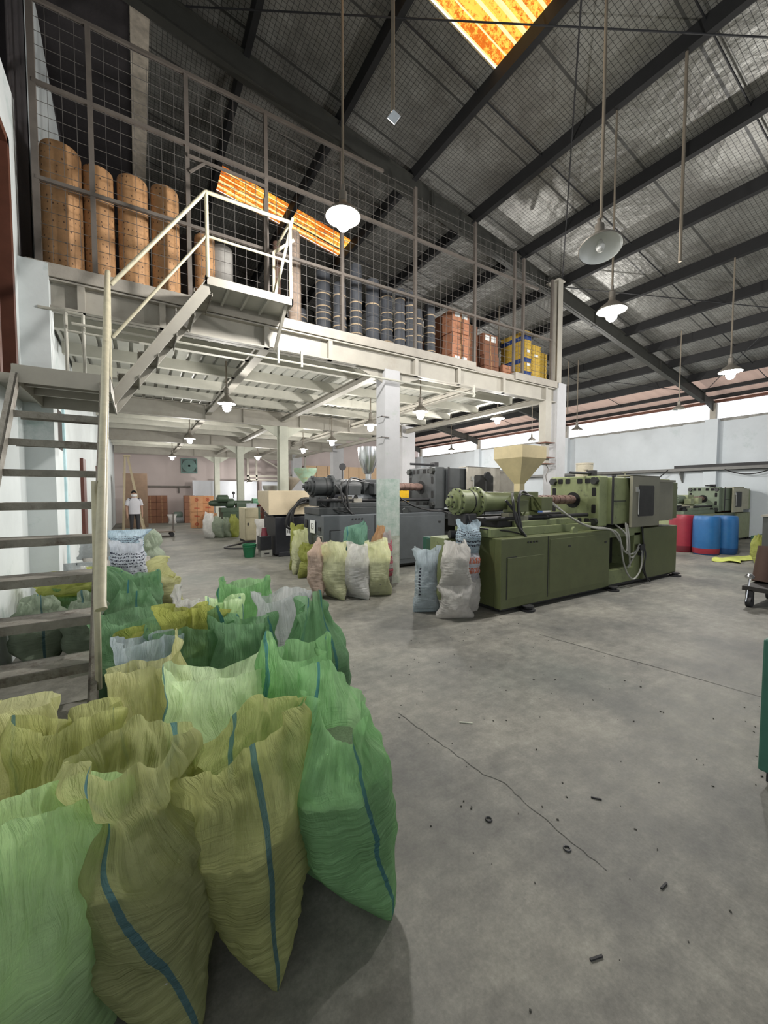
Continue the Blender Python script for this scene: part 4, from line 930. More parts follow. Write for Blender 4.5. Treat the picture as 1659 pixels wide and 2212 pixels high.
def text(name, s, size, loc, rot, m, parent=None):
    cu = bpy.data.curves.new(name, 'FONT'); cu.body = s; cu.size = size; cu.extrude = .001; cu.align_x = 'CENTER'; cu.align_y = 'CENTER'
    tmp = bpy.data.objects.new(name+'_src', cu); COL.objects.link(tmp)
    bpy.context.view_layer.update()
    me = bpy.data.meshes.new_from_object(tmp.evaluated_get(bpy.context.evaluated_depsgraph_get())); bpy.data.objects.remove(tmp)
    o = bpy.data.objects.new(name, me); me.materials.clear(); me.materials.append(m); link(o, parent); o.location = loc; o.rotation_euler = rot
    return o
M_ink = mat('black_ink', (.015,.015,.015), .6)
M_paper = mat('white_paper', (.72,.73,.72), .6, var=.03)
lb = build('number_plate', MB().box(-.008, .38, .68, 0, .60, .90), M_paper, m2)
text('number', '13', .15, (-.0105, .49, .79), (PI/2, 0, -PI/2), M_ink, lb)
mb = MB()
for k in range(6): mb.box(-.01, .08+k*.035, .36, 0, .095+k*.035, .64)
mb.box(-.012,.13,.74,0,.22,.80)
build('vent_slots', mb, M_black, m2)
build('vent_plate', MB().box(-.004, .06, .34, 0, .30, .66), M_hoseg, m2)
build('side_hole', MB().prism(octa(.80,.82,.05,.08), 'x', -.006, .004), M_black, m2)
m4 = machine((13.56, 5.14, 0), .95, 'pale green injection moulding machine behind the blue drums', mat('faded_green_enamel', (.24,.27,.15), .55, var=.15), mat('dull_green_enamel', (.14,.18,.12), .55, var=.15), mat('pale_cream_panel', (.36,.35,.25), .5), M_mgrey, hopper='square', detail=1, x_end=-.38)
for ch in list(m4.children):
    if ch.name.startswith('hopper'): bpy.data.objects.remove(ch)
# bits standing on the green machine
t = thing('round_tin', 'beige round tin standing on top of the green machine housing', 'tin', (6.78, 4.2, 1.87))
build('can', MB().lathe([(1.87,.14),(2.12,.14)], (6.78,4.2,0), n=24), mat('beige_tin', (.42,.38,.30), .6), t, smooth=True)
build('rim', MB().lathe([(2.11,.145),(2.13,.145)], (6.78,4.2,0), n=24), mat('beige_tin', (.42,.38,.30), .6), t)
t = thing('valve', 'small rusty valve beside the beige tin', 'valve', (6.50, 4.0, 1.87))
build('valve_body', MB().lathe([(1.87,.05),(1.93,.06),(1.97,.03),(2.0,.04)], (6.5,4.0,0), n=12).tube([(6.42,4.0,1.96),(6.58,4.0,1.96)], .012), mat('beige_tin', (.42,.38,.30), .6), t, smooth=True)
solo('tap', MB().tube([(7.75,4.0,1.86),(7.75,4.0,1.98)], .012).tube([(7.69,4.0,1.985),(7.81,4.0,1.985)], .01), M_mpanel, 'small T handle sticking up from the green machine housing', 'tap', (7.75,4.0,1.86))

# --- machine three: cream guard, black body
t = thing('injection_machine', 'black moulding machine with cream box guard and thick black hoses', 'machine', (2.9, 9.9, 0))
M_blk = mat('gloss_black_enamel', (.022,.023,.028), .35, var=.2)
M_crm = mat('cream_guard_paint', (.55,.46,.32), .5, var=.06)
build('base', MB().box(2.88, 9.85, .05, 5.2, 10.9, 1.0).box(2.95, 9.8, 0, 3.4, 10.3, .12), M_blk, t, bevel=.02)
build('bed', MB().box(2.85,9.95,1.0,5.4,10.8,1.12), M_blk, t, bevel=.02)
build('guard', MB().hexa([(2.72,9.85,1.05),(4.4,9.85,1.05),(4.4,10.9,1.05),(2.72,10.9,1.35),(2.72,9.85,1.66),(4.4,9.85,1.66),(4.4,10.9,1.66),(2.72,10.9,1.66)]), M_crm, t, bevel=.01)
build('drive', MB().lathe([(4.3,.16),(4.5,.2),(4.9,.2),(5.0,.16)], (0,10.3,1.55), 'x', 20), M_blk, t, smooth=True)
for k, (dz, dr) in enumerate(((0,.30),(.03,.24),(-.06,.36))):
    pts = [(3.9,9.8,1.42+dz),(3.5,9.72,1.40+dz),(3.25+dz,9.7,1.1),(3.25+dz*2,9.7,.75),(3.6,9.7,.62-dz),(3.9,9.75,.72),(3.95,9.8,.95)]
    build('hose', MB().tube(spline(pts), .035, 10), M_hose, t, smooth=True)
build('nameplate', MB().box(3.75,9.835,.90,4.2,9.85,.98), mat('dull_red_plate', (.16,.02,.02), .5), t)
lb = build('number_plate', MB().box(3.15, 9.835, .52, 3.27, 9.85, .72), M_paper, t)
text('number', '11', .11, (3.21, 9.832, .62), (PI/2, 0, 0), M_ink, lb)
OFFS = Vector((2.9,9.9,0)); lb.children[0].location = Vector((3.21, 9.832, .62)) - OFFS
# hoppers of machines behind
def cone_hopper(name, x, y, z, r, m, lab, stand=.35, collar=.1):
    t = thing(name, lab, 'hopper', (x, y, z))
    build('cone', MB().lathe([(z,.04),(z+.08,.04),(z+.42,r),(z+.42+collar,r+.01),(z+.42+collar,r-.01),(z+.42,r-.02),(z+.1,.03)], (x,y,0), n=28), m, t, smooth=True)
    build('stem', MB().tube([(x,y,max(0,z-stand)),(x,y,z)], .03, 10), m, t)
    return t
M_hg = mat('pale_green_hopper', (.26,.38,.28), .5, var=.15, dirt=(.3,.25,.12), dthr=.6, dscale=8)
cone_hopper('hopper', 3.86, 10.35, 1.75, .30, M_hg, 'pale green cone hopper above the cream guard machine', .1)
cone_hopper('hopper', 4.4, 13.3, 1.6, .34, mat('brown_hopper', (.20,.17,.13), .6), 'brown grey cone hopper behind the pale green one', 9)
cone_hopper('hopper', 4.05, 14.4, 1.35, .27, mat('galvanised_hopper', (.42,.42,.38), .4, .5), 'galvanised cone hopper above the small green machine', 9)
cone_hopper('hopper', 4.75, 14.6, 1.65, .30, mat('dark_green_hopper', (.09,.12,.09), .5), 'dark shallow hopper right of the galvanised one', 9)
# --- far small green machine
t = thing('injection_machine', 'small dark green moulding machine far back behind the row of sacks', 'machine', (2.6, 16.6, 0))
M_dg = mat('dark_green_enamel', (.045,.075,.045), .5, var=.2)
build('base', MB().box(2.75,16.4,0,4.6,17.2,.85), M_dg, t, bevel=.02)
build('barrel', MB().lathe([(2.3,.05),(2.35,.1),(2.5,.12),(2.9,.12),(2.95,.18),(3.2,.18),(3.25,.10),(3.9,.10)], (0,16.7,1.2), 'x', 20), M_dg, t, smooth=True)
build('motor', MB().lathe([(2.55,.06),(2.6,.15),(2.95,.15),(3.0,.06)], (0,16.5,1.38), 'x', 18), M_dg, t, smooth=True)
build('clamp_drum', MB().lathe([(3.95,.18),(4.5,.18)], (0,16.7,1.22), 'x', 20), mat('mint_enamel', (.10,.26,.16), .5), t, smooth=True)
build('gauge', MB().tube([(3.2,16.6,1.4),(3.2,16.6,1.55)], .015).lathe([(16.58,.001),(16.58,.06),(16.61,.06)], (3.2,0,1.6), 'y', 14), M_black, t)
build('carriage', MB().box(2.7,16.45,.85,4.2,17.0,1.02).box(3.3,16.5,1.0,3.7,16.9,1.2), M_dg, t, bevel=.01)
# cream cabinets
def cabinet(x, y, w, d, h, lab, rz=0):
    t = thing('control_cabinet', lab, 'cabinet', (x, y, 0)); m = mat('cream_cabinet', (.42,.38,.26), .6, var=.12, dirt=(.2,.14,.08), dthr=.68)
    build('body', MB().box(x,y,.08,x+w,y+d,h), m, t, bevel=.01)
    build('door', MB().box(x+.02,y-.012,.12,x+w-.02,y,h*.70), m, t, bevel=.004)
    build('upper_door', MB().box(x+.02,y-.012,h*.73,x+w-.02,y,h-.03), m, t, bevel=.004)
    build('handle', MB().box(x+.08,y-.03,h*.5,x+.11,y-.012,h*.58), M_black, t)
    build('plinth', MB().box(x+.02,y+.02,0,x+w-.02,y+d-.02,.08), M_black, t)
    return t
cabinet(2.86, 13.1, .42, .9, 1.12, 'cream control cabinet between the lime sack and the green bucket')
solo('carton', MB().box(3.0,13.3,1.12,3.3,13.5,1.26), mat('white_blue_carton', (.55,.58,.68), .6), 'small white carton on top of the cream control cabinet', 'box', (3.1,13.4,1.12))
solo('cable', MB().tube(spline([(2.95,13.1,.05),(2.5,12.7,.02),(2.1,12.3,.02),(2.2,11.9,.02),(2.8,11.6,.02)]), .025, 8), M_hose, 'black cable looping on the floor by the cream cabinet', 'cable', (2.5,12.5,0), smooth=True)
mb = MB(); rnd = random.Random(9)
for k in range(9): mb.obox((3.75+rnd.uniform(-.2,.25), 13.4+rnd.uniform(-.1,.1), 1.15+k*.045), (.45,.3,.05), rnd.uniform(-.5,.5), rnd.uniform(-.2,.2))
solo('parts_pile', mb.box(3.5,13.2,0,4.1,13.7,1.13), mat('red_black_parts', (.30,.03,.025), .5, dirt=(.02,.02,.02), dthr=.5, dscale=6), 'heap of red and black parts beside the cream cabinet', 'pile', (3.75,13.4,0))
# bucket, black box
t = thing('bucket', 'green plastic bucket on the floor before the black machine', 'bucket', (2.32, 10.2, 0))
mg = mat('bucket_green', (.02,.17,.075), .4)
build('pail', MB().lathe([(0,.12),(.01,.125),(.30,.165),(.31,.175),(.33,.175),(.33,.16),(.3,.155),(.03,.115)], (2.32,10.2,0), n=28), mg, t, smooth=True)
build('rim', MB().lathe([(.26,.172),(.28,.172)], (2.32,10.2,0), n=28), mg, t)
t = thing('toolbox_stack', 'small black box on a grey drawer box beside the green bucket', 'box', (2.7, 10.15, 0))
build('lower_box', MB().box(2.56,10.0,0,2.84,10.3,.17), mat('grey_box', (.30,.30,.27), .6), t, bevel=.006)
build('upper_box', MB().box(2.54,10.0,.17,2.82,10.3,.52), M_blk, t, bevel=.01)
build('slot', MB().box(2.64,9.995,.07,2.76,10.0,.10), M_black, t)
solo('cup', MB().lathe([(.52,.09),(.64,.065),(.72,.06)], (2.68,10.15,0), n=16), mat('maroon_plastic', (.18,.03,.045), .5), 'maroon pot upturned on the small black box', 'pot', (2.68,10.15,.52), smooth=True)

# ------------------------------------------------------------------ drums and right side things
def drum(x, y, r, h, col, base, lab):
    t = thing('drum', lab, 'drum', (x, y, 0), 'plastic drums before the pale green machine')
    build('barrel', MB().lathe([(.0,r*.86),(.03,r*.93),(.16,r),(.18,r),(h-.12,r),(h-.05,r*.97),(h,r*.9),(h,r*.3)], (x,y,0), n=32), col, t, smooth=True)
    build('base_band', MB().lathe([(.03,r*.95),(.15,r*1.005),(.17,r*1.005)], (x,y,0), n=32, cap=False), base, t, smooth=True)
    return t
M_dbl = mat('drum_blue', (.012,.10,.27), .45, var=.12, dirt=(.03,.12,.22), dthr=.65); M_drd = mat('drum_red', (.26,.02,.035), .45, var=.12)
M_dbl2 = mat('drum_navy', (.008,.05,.15), .45)
drum(12.72, 5.02, .29, 1.0, M_drd, mat('drum_dark_red', (.12,.012,.02), .5), 'red plastic drum partly behind the green machine end')
drum(12.62, 4.42, .29, 1.0, M_dbl, M_drd, 'blue drum with a red foot between the red and the plain blue drum')
drum(13.15, 4.20, .27, 1.0, M_dbl, M_dbl2, 'plain blue drum right of the one with the red foot')
drum(14.1, 4.45, .24, .92, M_dbl2, M_dbl2, 'smaller darker blue drum at the right end of the drums')
t = thing('stool', 'dark green low steel stool right of the blue drums', 'stool', (14.3, 3.6, 0))
mgs = mat('dark_green_steel', (.02,.07,.045), .5)
build('seat', MB().box(13.4,3.35,.44,14.3,3.75,.50), mgs, t)
for x, y in ((13.42,3.37),(14.24,3.37),(13.42,3.69),(14.24,3.69)): build('leg', MB().box(x,y,0,x+.06,y+.06,.44), mgs, t)
build('backrest', MB().box(14.26,3.35,.0,14.34,3.75,.85), mgs, t)
mb = MB(); n = 16; g = [[None]*(n+1) for _ in range(n+1)]
for i in range(n+1):
    for j in range(n+1):
        a, b = i/n, j/n
        x = 11.45+1.3*a+.1*math.sin(5*b); y = 3.35+.5*b+.12*math.sin(4*a)
        g[i][j] = mb.bm.verts.new((x, y, .03+.03*noise.noise(Vector((x*3,y*5,1)))+.02*math.sin(x*6)))
for i in range(n):
    for j in range(n): mb.bm.faces.new((g[i][j], g[i+1][j], g[i+1][j+1], g[i][j+1]))
o = solo('cloth', mb, mat('lime_cloth', (.50,.55,.13), .7), 'bright yellow green cloth spread on the floor near the drums', 'cloth', (12.1,3.6,0), smooth=True)
s_ = o.modifiers.new('t', 'SOLIDIFY'); s_.thickness = .012
t = thing('machine_cabinet', 'dark grey ribbed cabinet at the right frame edge', 'cabinet', (11.5, 2.7, 0))
build('body', MB().box(11.3,2.2,.08,12.3,2.98,1.10), mat('dark_grey_paint', (.05,.055,.05), .5), t, bevel=.01)
build('lid', MB().box(11.26,2.2,1.10,12.3,3.0,1.14).box(11.5,2.4,1.14,12.0,2.8,1.22), mat('cream_metal_lid', (.25,.24,.2), .5), t)
build('plinth', MB().box(11.3,2.25,0,12.2,2.95,.08), M_black, t)
# trolley with brown load
t = thing('trolley', 'rusty brown trolley on black castors at the right frame edge', 'trolley', (7.6, 2.0, 0))
build('deck', MB().obox((7.75,1.85,.26), (1.0,.5,.06)), mat('black_trolley', (.02,.018,.016), .6), t)
build('load', MB().tube([(7.72,2.02,.30),(7.86,2.0,.80)], .11, 16), mat('dark_rust_load', (.07,.04,.028), .8), t, smooth=True)
build('post', MB().tube([(7.2,2.04,.08),(7.33,2.04,.42)], .012, 8).lathe([(.40,.05),(.43,.055),(.46,.03)], (7.32,2.04,0), n=14), M_chrome, t, smooth=True)
for x, y in ((7.28,2.02),(8.1,2.02),(7.28,1.65)): build('castor', MB().lathe([(y-.03,.01),(y-.03,.075),(y+.03,.075),(y+.03,.01)], (x,0,.075), 'y', 18).box(x-.03,y-.04,.08,x+.03,y+.04,.24), M_black, t, smooth=True)
t = thing('green_bin', 'tall green steel bin cut by the right frame edge', 'bin', (3.2, .4, 0))
mgb = mat('bin_green', (.035,.12,.085), .5, var=.12)
build('body', MB().box(2.90,.25,.06,3.5,.74,.80), mgb, t, bevel=.01)
build('foot', MB().box(2.93,.28,0,3.0,.35,.06).box(2.93,.64,0,3.0,.71,.06).box(3.4,.28,0,3.47,.35,.06), M_black, t)
t = thing('green_bench', 'dark green frame box behind the stacked sacks at the machine end', 'frame', (3.72, 4.6, 0))
build('box', MB().box(3.76,4.62,.0,3.88,4.95,.92), mat('deep_green_panel', (.01,.08,.055), .5), t, bevel=.006)
build('plate', MB().box(3.74,4.7,.3,3.76,4.85,.9), mgs, t)
# things behind: yellow cabinet, blue jugs on a bench
t = thing('yellow_cabinet', 'yellow machine panel glimpsed right of the stained column', 'cabinet', (6.6, 9.4, 0))
build('panel', MB().box(6.2,9.4,0,6.85,9.9,1.85), mat('machine_yellow', (.75,.45,.01), .5), t, bevel=.01)
t = thing('bench', 'grey steel bench behind the green machine', 'bench', (9.5, 7.3, 0))
build('top', MB().box(9.05,7.0,.84,10.6,7.6,.88), M_cream, t)
for x, y in ((9.1,7.05),(10.5,7.05),(9.1,7.5),(10.5,7.5)): build('leg', MB().box(x,y,0,x+.05,y+.05,.84), M_cream, t)
def jug(x, y, lab):
    t = thing('jug', lab, 'jug', (x, y, .88), 'blue jugs on the bench')
    build('bottle', MB().box(x-.13,y-.1,.88,x+.13,y+.1,1.18), mat('jug_blue', (.06,.14,.38), .3), t, bevel=.04)
    build('neck', MB().hexa([(x-.11,y-.08,1.18),(x+.11,y-.08,1.18),(x+.11,y+.08,1.18),(x-.11,y+.08,1.18),(x-.03,y-.03,1.28),(x+.03,y-.03,1.28),(x+.03,y+.03,1.28),(x-.03,y+.03,1.28)]), mat('clear_plastic', (.55,.62,.72), .3), t)
jug(9.28, 7.25, 'left blue jug on the bench behind the green machine'); jug(9.60, 7.25, 'right blue jug on the bench behind the green machine')
t = thing('concrete_block_post', 'rough grey post behind the heater barrel of the green machine', 'post', (9.9, 6.6, 0))
build('shaft', MB().box(8.05,5.45,0,8.3,5.7,1.62), mat('rough_grey_post', (.26,.25,.24), .9, bump=.3), t)

# ------------------------------------------------------------------ back of the hall
# cable tray on the right wall
t = thing('cable_tray', 'grey steel cable tray running along the pale right wall', 'tray', (W, 6, 2.4))
build('tray', MB().box(W-.36, -2, 2.42, W-.33, 15, 2.55).box(W-.36, -2, 2.42, W-.23, 15, 2.44), mat('tray_grey', (.15,.15,.14), .5), t)
build('cable_bundle', MB().box(W-.34,-2,2.55,W-.23,7.4,2.66), M_black, t)
for y in (2, 4.6, 7.2, 9.8, 13.0): build('bracket', MB().hexa([(W-.04,y,2.0),(W-.001,y,2.0),(W-.001,y+.04,2.0),(W-.04,y+.04,2.0),(W-.35,y,2.42),(W-.001,y,2.42),(W-.001,y+.04,2.42),(W-.35,y+.04,2.42)]), mat('tray_grey', (.15,.15,.14), .5), t)
solo('hanging_cable', MB().tube(arc((W-.36,10.6,2.45),(W-.36,7.6,2.5),.75), .02, 6), M_black, 'black cable sagging from the tray above the pale green machine', 'cable', (W-.3,9,2.4))
solo('hanging_cable', MB().tube(arc((W-.36,5.8,2.45),(W-.36,4.4,2.5),.22), .02, 6), M_black, 'short black cable sagging right of the wall column', 'cable', (W-.3,5,2.4))
solo('conduit', MB().tube([(W-.03,6.52,1.6),(W-.03,6.52,4.3)], .02, 6), M_rail, 'thin grey conduit beside the right wall column', 'pipe', (W-.03,6.5,1.6))
# fan on the back wall
t = thing('wall_fan', 'square green framed exhaust fan on the pink back wall', 'fan', (2.47, YB, 3.1))
mgf = mat('fan_green', (.10,.19,.17), .5)
fx, fz = 2.47, 3.14
build('frame', MB().box(fx-.42,YB-.12,fz-.42,fx+.42,YB,fz-.36).box(fx-.42,YB-.12,fz+.36,fx+.42,YB,fz+.42).box(fx-.42,YB-.12,fz-.36,fx-.36,YB,fz+.36).box(fx+.36,YB-.12,fz-.36,fx+.42,YB,fz+.36), mgf, t)
build('back_plate', MB().box(fx-.38,YB-.04,fz-.38,fx+.38,YB-.01,fz+.38), mat('fan_back_grey', (.10,.13,.12), .7), t)  # plain dark grey-green plate behind the blades
build('ring', MB().lathe([(YB-.12,.33),(YB-.12,.36),(YB-.05,.36),(YB-.05,.33)], (fx,0,fz), 'y', 32), mgf, t)
for k in range(6):
    a = 2*PI*k/6; build('blade', MB().obox((fx+.18*math.cos(a),YB-.08,fz+.18*math.sin(a)), (.27,.012,.11), 0, R(25), -a), mat('fan_blade', (.22,.26,.24), .5), t)
build('hub', MB().lathe([(YB-.12,.001),(YB-.12,.06),(YB-.05,.06)], (fx,0,fz), 'y', 16), mat('fan_hub', (.5,.5,.48), .4), t)
# white boards along the back
M_board = mat('white_board', (.52,.54,.58), .4, var=.03)
for i, (x0, x1, y, z1, lb) in enumerate(((2.55,3.65,24.4,2.30,'white board with faint writing right of the fan'), (3.95,6.1,24.6,2.3,'white board panel behind the second far column'), (6.4,11.5,24.6,2.3,'long white board panel behind the hoppers'), (11.8,16.5,24.6,2.3,'white board panel at the right of the back wall'))):
    o = solo('white_board', MB().box(x0,y,0,x1,y+.06,z1), M_board, lb, 'board', (x0,y,0), 'white boards along the back wall')
mb = MB(); rnd = random.Random(5)
for z in (1.45, 1.36, 1.27): mb.box(2.7, 24.39, z, 2.7+rnd.uniform(.25,.5), 24.4, z+.015)
build('writing', mb, M_hoseg, bpy.data.objects['white_board'], off=Vector((2.55,24.4,0)))
# tan sheets leaning in a row above the boards
M_tan = mat('tan_board', (.52,.36,.22), .7, var=.06)
for k in range(9):
    x = 9.2 + k*.78
    solo('tan_sheet', MB().box(x,24.6,2.30,x+.74,24.66,3.38), M_tan, 'tan cardboard sheet above the white boards, %s from the left' % ('first','second','third','fourth','fifth','sixth','seventh','eighth','ninth')[k], 'sheet', (x,24.6,2.3), 'row of tan sheets above the boards')
# steel gantry frame
t = thing('steel_gantry', 'cream steel gantry frame with diagonal braces before the back wall', 'frame', (6.5, 24, 2.3))
mb = MB()
for x in (5.4, 5.9, 8.4, 8.9): mb.box(x,24.0,2.3,x+.1,24.1,4.0)
build('uprights', mb, M_cream, t)
build('rails', MB().box(5.4,24.0,3.85,9.2,24.06,3.95).box(5.4,24.0,2.55,9.2,24.06,2.65).box(5.4,24,2.35,9.2,24.06,2.42), M_cream, t)
build('braces', MB().beam((6.0,24.03,3.8),(8.2,24.03,2.6),.05,.07).beam((8.9,24.03,3.2),(7.9,24.03,2.6),.05,.07), M_cream, t)
build('dark_post', MB().box(7.7,24.2,2.6,7.95,24.3,3.7), M_black, t)
# shelf rail on the pink wall
t = thing('wall_rail', 'long dark grey rail on the pink wall left of the white board', 'rail', (1.5, YB, 1.95))
build('rail', MB().box(-.6,YB-.2,1.92,2.5,YB-.14,2.0), M_rail, t)
for x in (.3, 1.9): build('bracket', MB().box(x,YB-.18,1.6,x+.05,YB,1.92), M_rail, t)
# doors and brown panels on the left wall
for i, (y0, y1, z1) in enumerate(((10.7,11.2,2.35), (14.4,15.6,2.4))):
    struct('door_%d' % (i+2), MB().box(-1.06, y0, 0, -1.0, y1, z1), mat('red_brown_door', (.10,.03,.02), .5))
solo('brown_cabinet', MB().box(-.6,21.6,0,.35,22.1,2.5), mat('brown_cabinet', (.17,.11,.07), .6), 'tall brown cabinet behind the step ladder', 'cabinet', (-.2,21.8,0))
solo('notice_board', MB().box(-1.05,16.0,1.0,-1.01,17.2,2.0), M_board, 'white notice board on the left wall behind the stair pipe', 'board', (-1,16.5,1))
# step ladder
t = thing('step_ladder', 'pale wooden step ladder standing open beside the person', 'ladder', (.1, 18.2, 0))
mlad = mat('ladder_wood', (.50,.42,.28), .6, var=.1)
apex = Vector((-.37, 18.4, 3.02))
for b in ((-.58,18.95,0),(.20,18.7,0),(-.52,17.9,0),(.14,17.95,0)):
    build('leg', MB().beam(b, apex+Vector(((b[0]+.1)*.12,0,0)), .06, .035, (0,1,0)), mlad, t)
for k in range(9):
    f = (k+1)/11
    a = Vector((.20,18.7,0)).lerp(apex, f); c = Vector((.14,17.95,0)).lerp(apex, f)
    build('rung', MB().beam(a, c, .05, .025), mlad, t)
build('top_cap', MB().box(-.47,18.3,3.0,-.25,18.5,3.07), mlad, t)
# flat trolley
t = thing('platform_trolley', 'flat steel platform trolley near the step ladder', 'trolley', (.75, 16.8, 0))
mtr = mat('trolley_wood', (.16,.13,.10), .6)
build('deck', MB().box(.2,16.4,.17,1.1,17.1,.22), mtr, t)
build('handle', MB().tube([(1.06,16.45,.2),(1.06,16.45,.85),(1.06,17.05,.85),(1.06,17.05,.2)], .016, 8), M_rail, t)
for x, y in ((.3,16.45),(1.0,16.45),(.3,17.0),(1.0,17.0)): build('wheel', MB().lathe([(y-.02,.01),(y-.02,.08),(y+.02,.08),(y+.02,.01)], (x,0,.08), 'y', 14), M_black, t)

# ------------------------------------------------------------------ cartons
def carton_mat(name, col): return mat(name, col, .8, var=.1, scale=4)
M_cart = carton_mat('orange_brown_card', (.58,.30,.15)); M_cartd = carton_mat('dark_brown_card', (.19,.085,.048)); M_cartr = carton_mat('red_brown_card', (.38,.17,.095))
M_logo = mat('red_print', (.42,.05,.02), .7)
def carton(x, y, z, w, d, h, m, lab, group, logo=False, label_card=False, rz=0):
    t = thing('carton', lab, 'carton', (x, y, z), group, 0)
    OFF[t.name] = Vector(); t.rotation_euler = (0, 0, rz)
    build('box', MB().box(0,0,0,w,d,h), m, t, bevel=.006)
    if logo:
        mb = MB(); mb.lathe([(-.004,.05),(-.004,.075),(.0,.075)], (w*.45,0,h*.5), 'y', 16, cap=False).lathe([(-.004,.001),(-.004,.03)], (w*.45,0,h*.5), 'y', 10, cap=False)
        build('print', mb, M_logo, t)
    else: build('print', MB().box(w*.25,-.003,h*.42,w*.7,0,h*.5).box(w*.25,-.003,h*.56,w*.55,0,h*.60), M_logo if m is M_cart else M_cartd, t)
    build('tape', MB().box(w*.47,-.002,h*.0,w*.53,d+.002,h+.002), mat('brown_tape', (.30,.17,.08), .4), t)
    if label_card: build('paper_label', MB().box(w*.15,-.005,h*.35,w*.42,-.001,h*.85).box(w*.55,-.005,h*.3,w*.85,-.001,h*.85), M_paper, t)
    return t
gA = 'orange brown cartons stacked before the back wall'
for k in range(4):
    carton(2.0, 19.9, k*.37, .50, .45, .36, M_cart, 'orange brown carton with red round mark, left stack, %s' % ('bottom','second from bottom','third from bottom','top')[k], gA, logo=k in (0, 3))
for k in range(4):
    carton(2.52, 20.3, k*.37, .50, .45, .36, M_cart, 'orange brown carton in the rear right stack, %s' % ('bottom','second from bottom','third from bottom','top')[k], gA, logo=k == 3)
carton(2.56, 19.5, 0, .45, .4, .36, M_cart, 'orange brown carton low in front of the right stack, on the floor', gA)
carton(2.58, 19.5, .37, .45, .4, .30, M_cart, 'orange brown carton low in front of the right stack, upper one', gA, rz=.08)
rnd = random.Random(12)
gB = 'dark brown cartons stacked by the pink wall'
nm = ('bottom', 'second', 'third', 'top')
for c, (x, y) in enumerate(((.25,24.3),(.78,24.3),(2.05,23.6))):
    for k in range(4):
        carton(x, y, k*.37, .52, .5, .36, M_cartd, 'dark brown carton, %s of the %s stack by the pink wall' % (nm[k], ('left','middle','right')[c]), gB)
# rolled bales
for i, (x, y, z, lb) in enumerate(((1.5,24.2,0,'lower rolled pale bale beside the dark cartons'), (1.6,24.2,.27,'small upper pale bale on the lower roll'))):
    solo('bale', MB().lathe([(x-.02,.12),(x+.02,.16),(x+.75-i*.4,.16),(x+.8-i*.4,.12)], (0,y,z+.16), 'x', 20), S_grey if i else S_greyw, lb, 'bale', (x,y,z), 'pale bales by the pink wall', smooth=True)

# --- goods on the mezzanine
M_roll = mat('perforated_tan_roll', (.40,.22,.10), .7, var=.25, scale=7)
nt = M_roll.node_tree; b_ = nt.nodes['Principled BSDF']; L = nt.links.new
tc = N(nt, 'ShaderNodeTexCoord'); sp = N(nt, 'ShaderNodeSeparateXYZ'); L(tc.outputs['Object'], sp.inputs[0])
at_ = N(nt, 'ShaderNodeMath', operation='ARCTAN2'); L(sp.outputs['Y'], at_.inputs[0]); L(sp.outputs['X'], at_.inputs[1])
cmb = N(nt, 'ShaderNodeCombineXYZ'); mu = N(nt, 'ShaderNodeMath', operation='MULTIPLY'); L(at_.outputs[0], mu.inputs[0]); mu.inputs[1].default_value = 3.5; L(mu.outputs[0], cmb.inputs[0])
mu2 = N(nt, 'ShaderNodeMath', operation='MULTIPLY'); L(sp.outputs['Z'], mu2.inputs[0]); mu2.inputs[1].default_value = 14; L(mu2.outputs[0], cmb.inputs[1])
vo = N(nt, 'ShaderNodeTexVoronoi', Scale=1.0, Randomness=.35); L(cmb.outputs[0], vo.inputs['Vector'])
lt = N(nt, 'ShaderNodeMath', operation='LESS_THAN'); L(vo.outputs['Distance'], lt.inputs[0]); lt.inputs[1].default_value = .17
mx = N(nt, 'ShaderNodeMix', data_type='RGBA'); old = b_.inputs['Base Color'].links[0].from_socket
L(lt.outputs[0], mx.inputs[0]); L(old, mx.inputs[6]); mx.inputs[7].default_value = (.10,.05,.025,1); L(mx.outputs[2], b_.inputs['Base Color'])
def roll(x, y, r, h, m, lab, name='roll', grp='perforated tan rolls behind the fence'):
    t = thing(name, lab, 'roll', (x, y, 4.18), grp); OFF[t.name] = Vector((x, y, 4.18))
    build('wrap', MB().lathe([(4.18,r*.97),(4.2,r),(4.18+h-.05,r),(4.18+h-.015,r*.96),(4.18+h,r*.85),(4.18+h-.01,r*.3)], (x,y,0), n=32), m, t, smooth=True)
    build('core', MB().lathe([(4.18+h-.03,r*.28),(4.18+h+.01,r*.28)], (x,y,0), n=16), M_rust, t)
    return t
roll(-.70, 6.28, .20, 1.52, M_roll, 'perforated tan roll nearest the left wall')
roll(-.34, 6.36, .165, 1.47, M_roll, 'second perforated tan roll from the left wall')
roll(.03, 6.36, .175, 1.50, M_roll, 'third perforated tan roll from the left wall')
roll(.40, 6.36, .17, 1.52, M_roll, 'fourth perforated tan roll from the left wall')
roll(.72, 6.9, .12, 1.3, mat('dark_roll', (.05,.045,.045), .7), 'dark roll behind the fence post', grp='odd rolls behind the fence')
roll(.92, 6.55, .14, 1.18, M_roll, 'short tan roll behind the stair railing')
roll(1.16, 6.6, .16, 1.12, mat('white_grey_roll', (.30,.29,.27), .7), 'off white short roll behind the stair railing', grp='odd rolls behind the fence')
t = thing('timber_post', 'weathered round timber post standing behind the fence by the platform', 'post', (2.22, 6.35, 4.18))
build('trunk', MB().lathe([(4.18,.105),(4.6,.1),(5.1,.098),(5.7,.092),(5.76,.08)], (2.22,6.35,0), n=18), mat('weathered_timber', (.26,.20,.155), .85, var=.35, scale=9, bump=.5, bscale=14), t, smooth=True)
build('steel_rod', MB().tube([(1.98,6.5,4.18),(1.98,6.5,5.6)], .06, 10), mat('dim_rust_rod', (.12,.07,.05), .8), t)
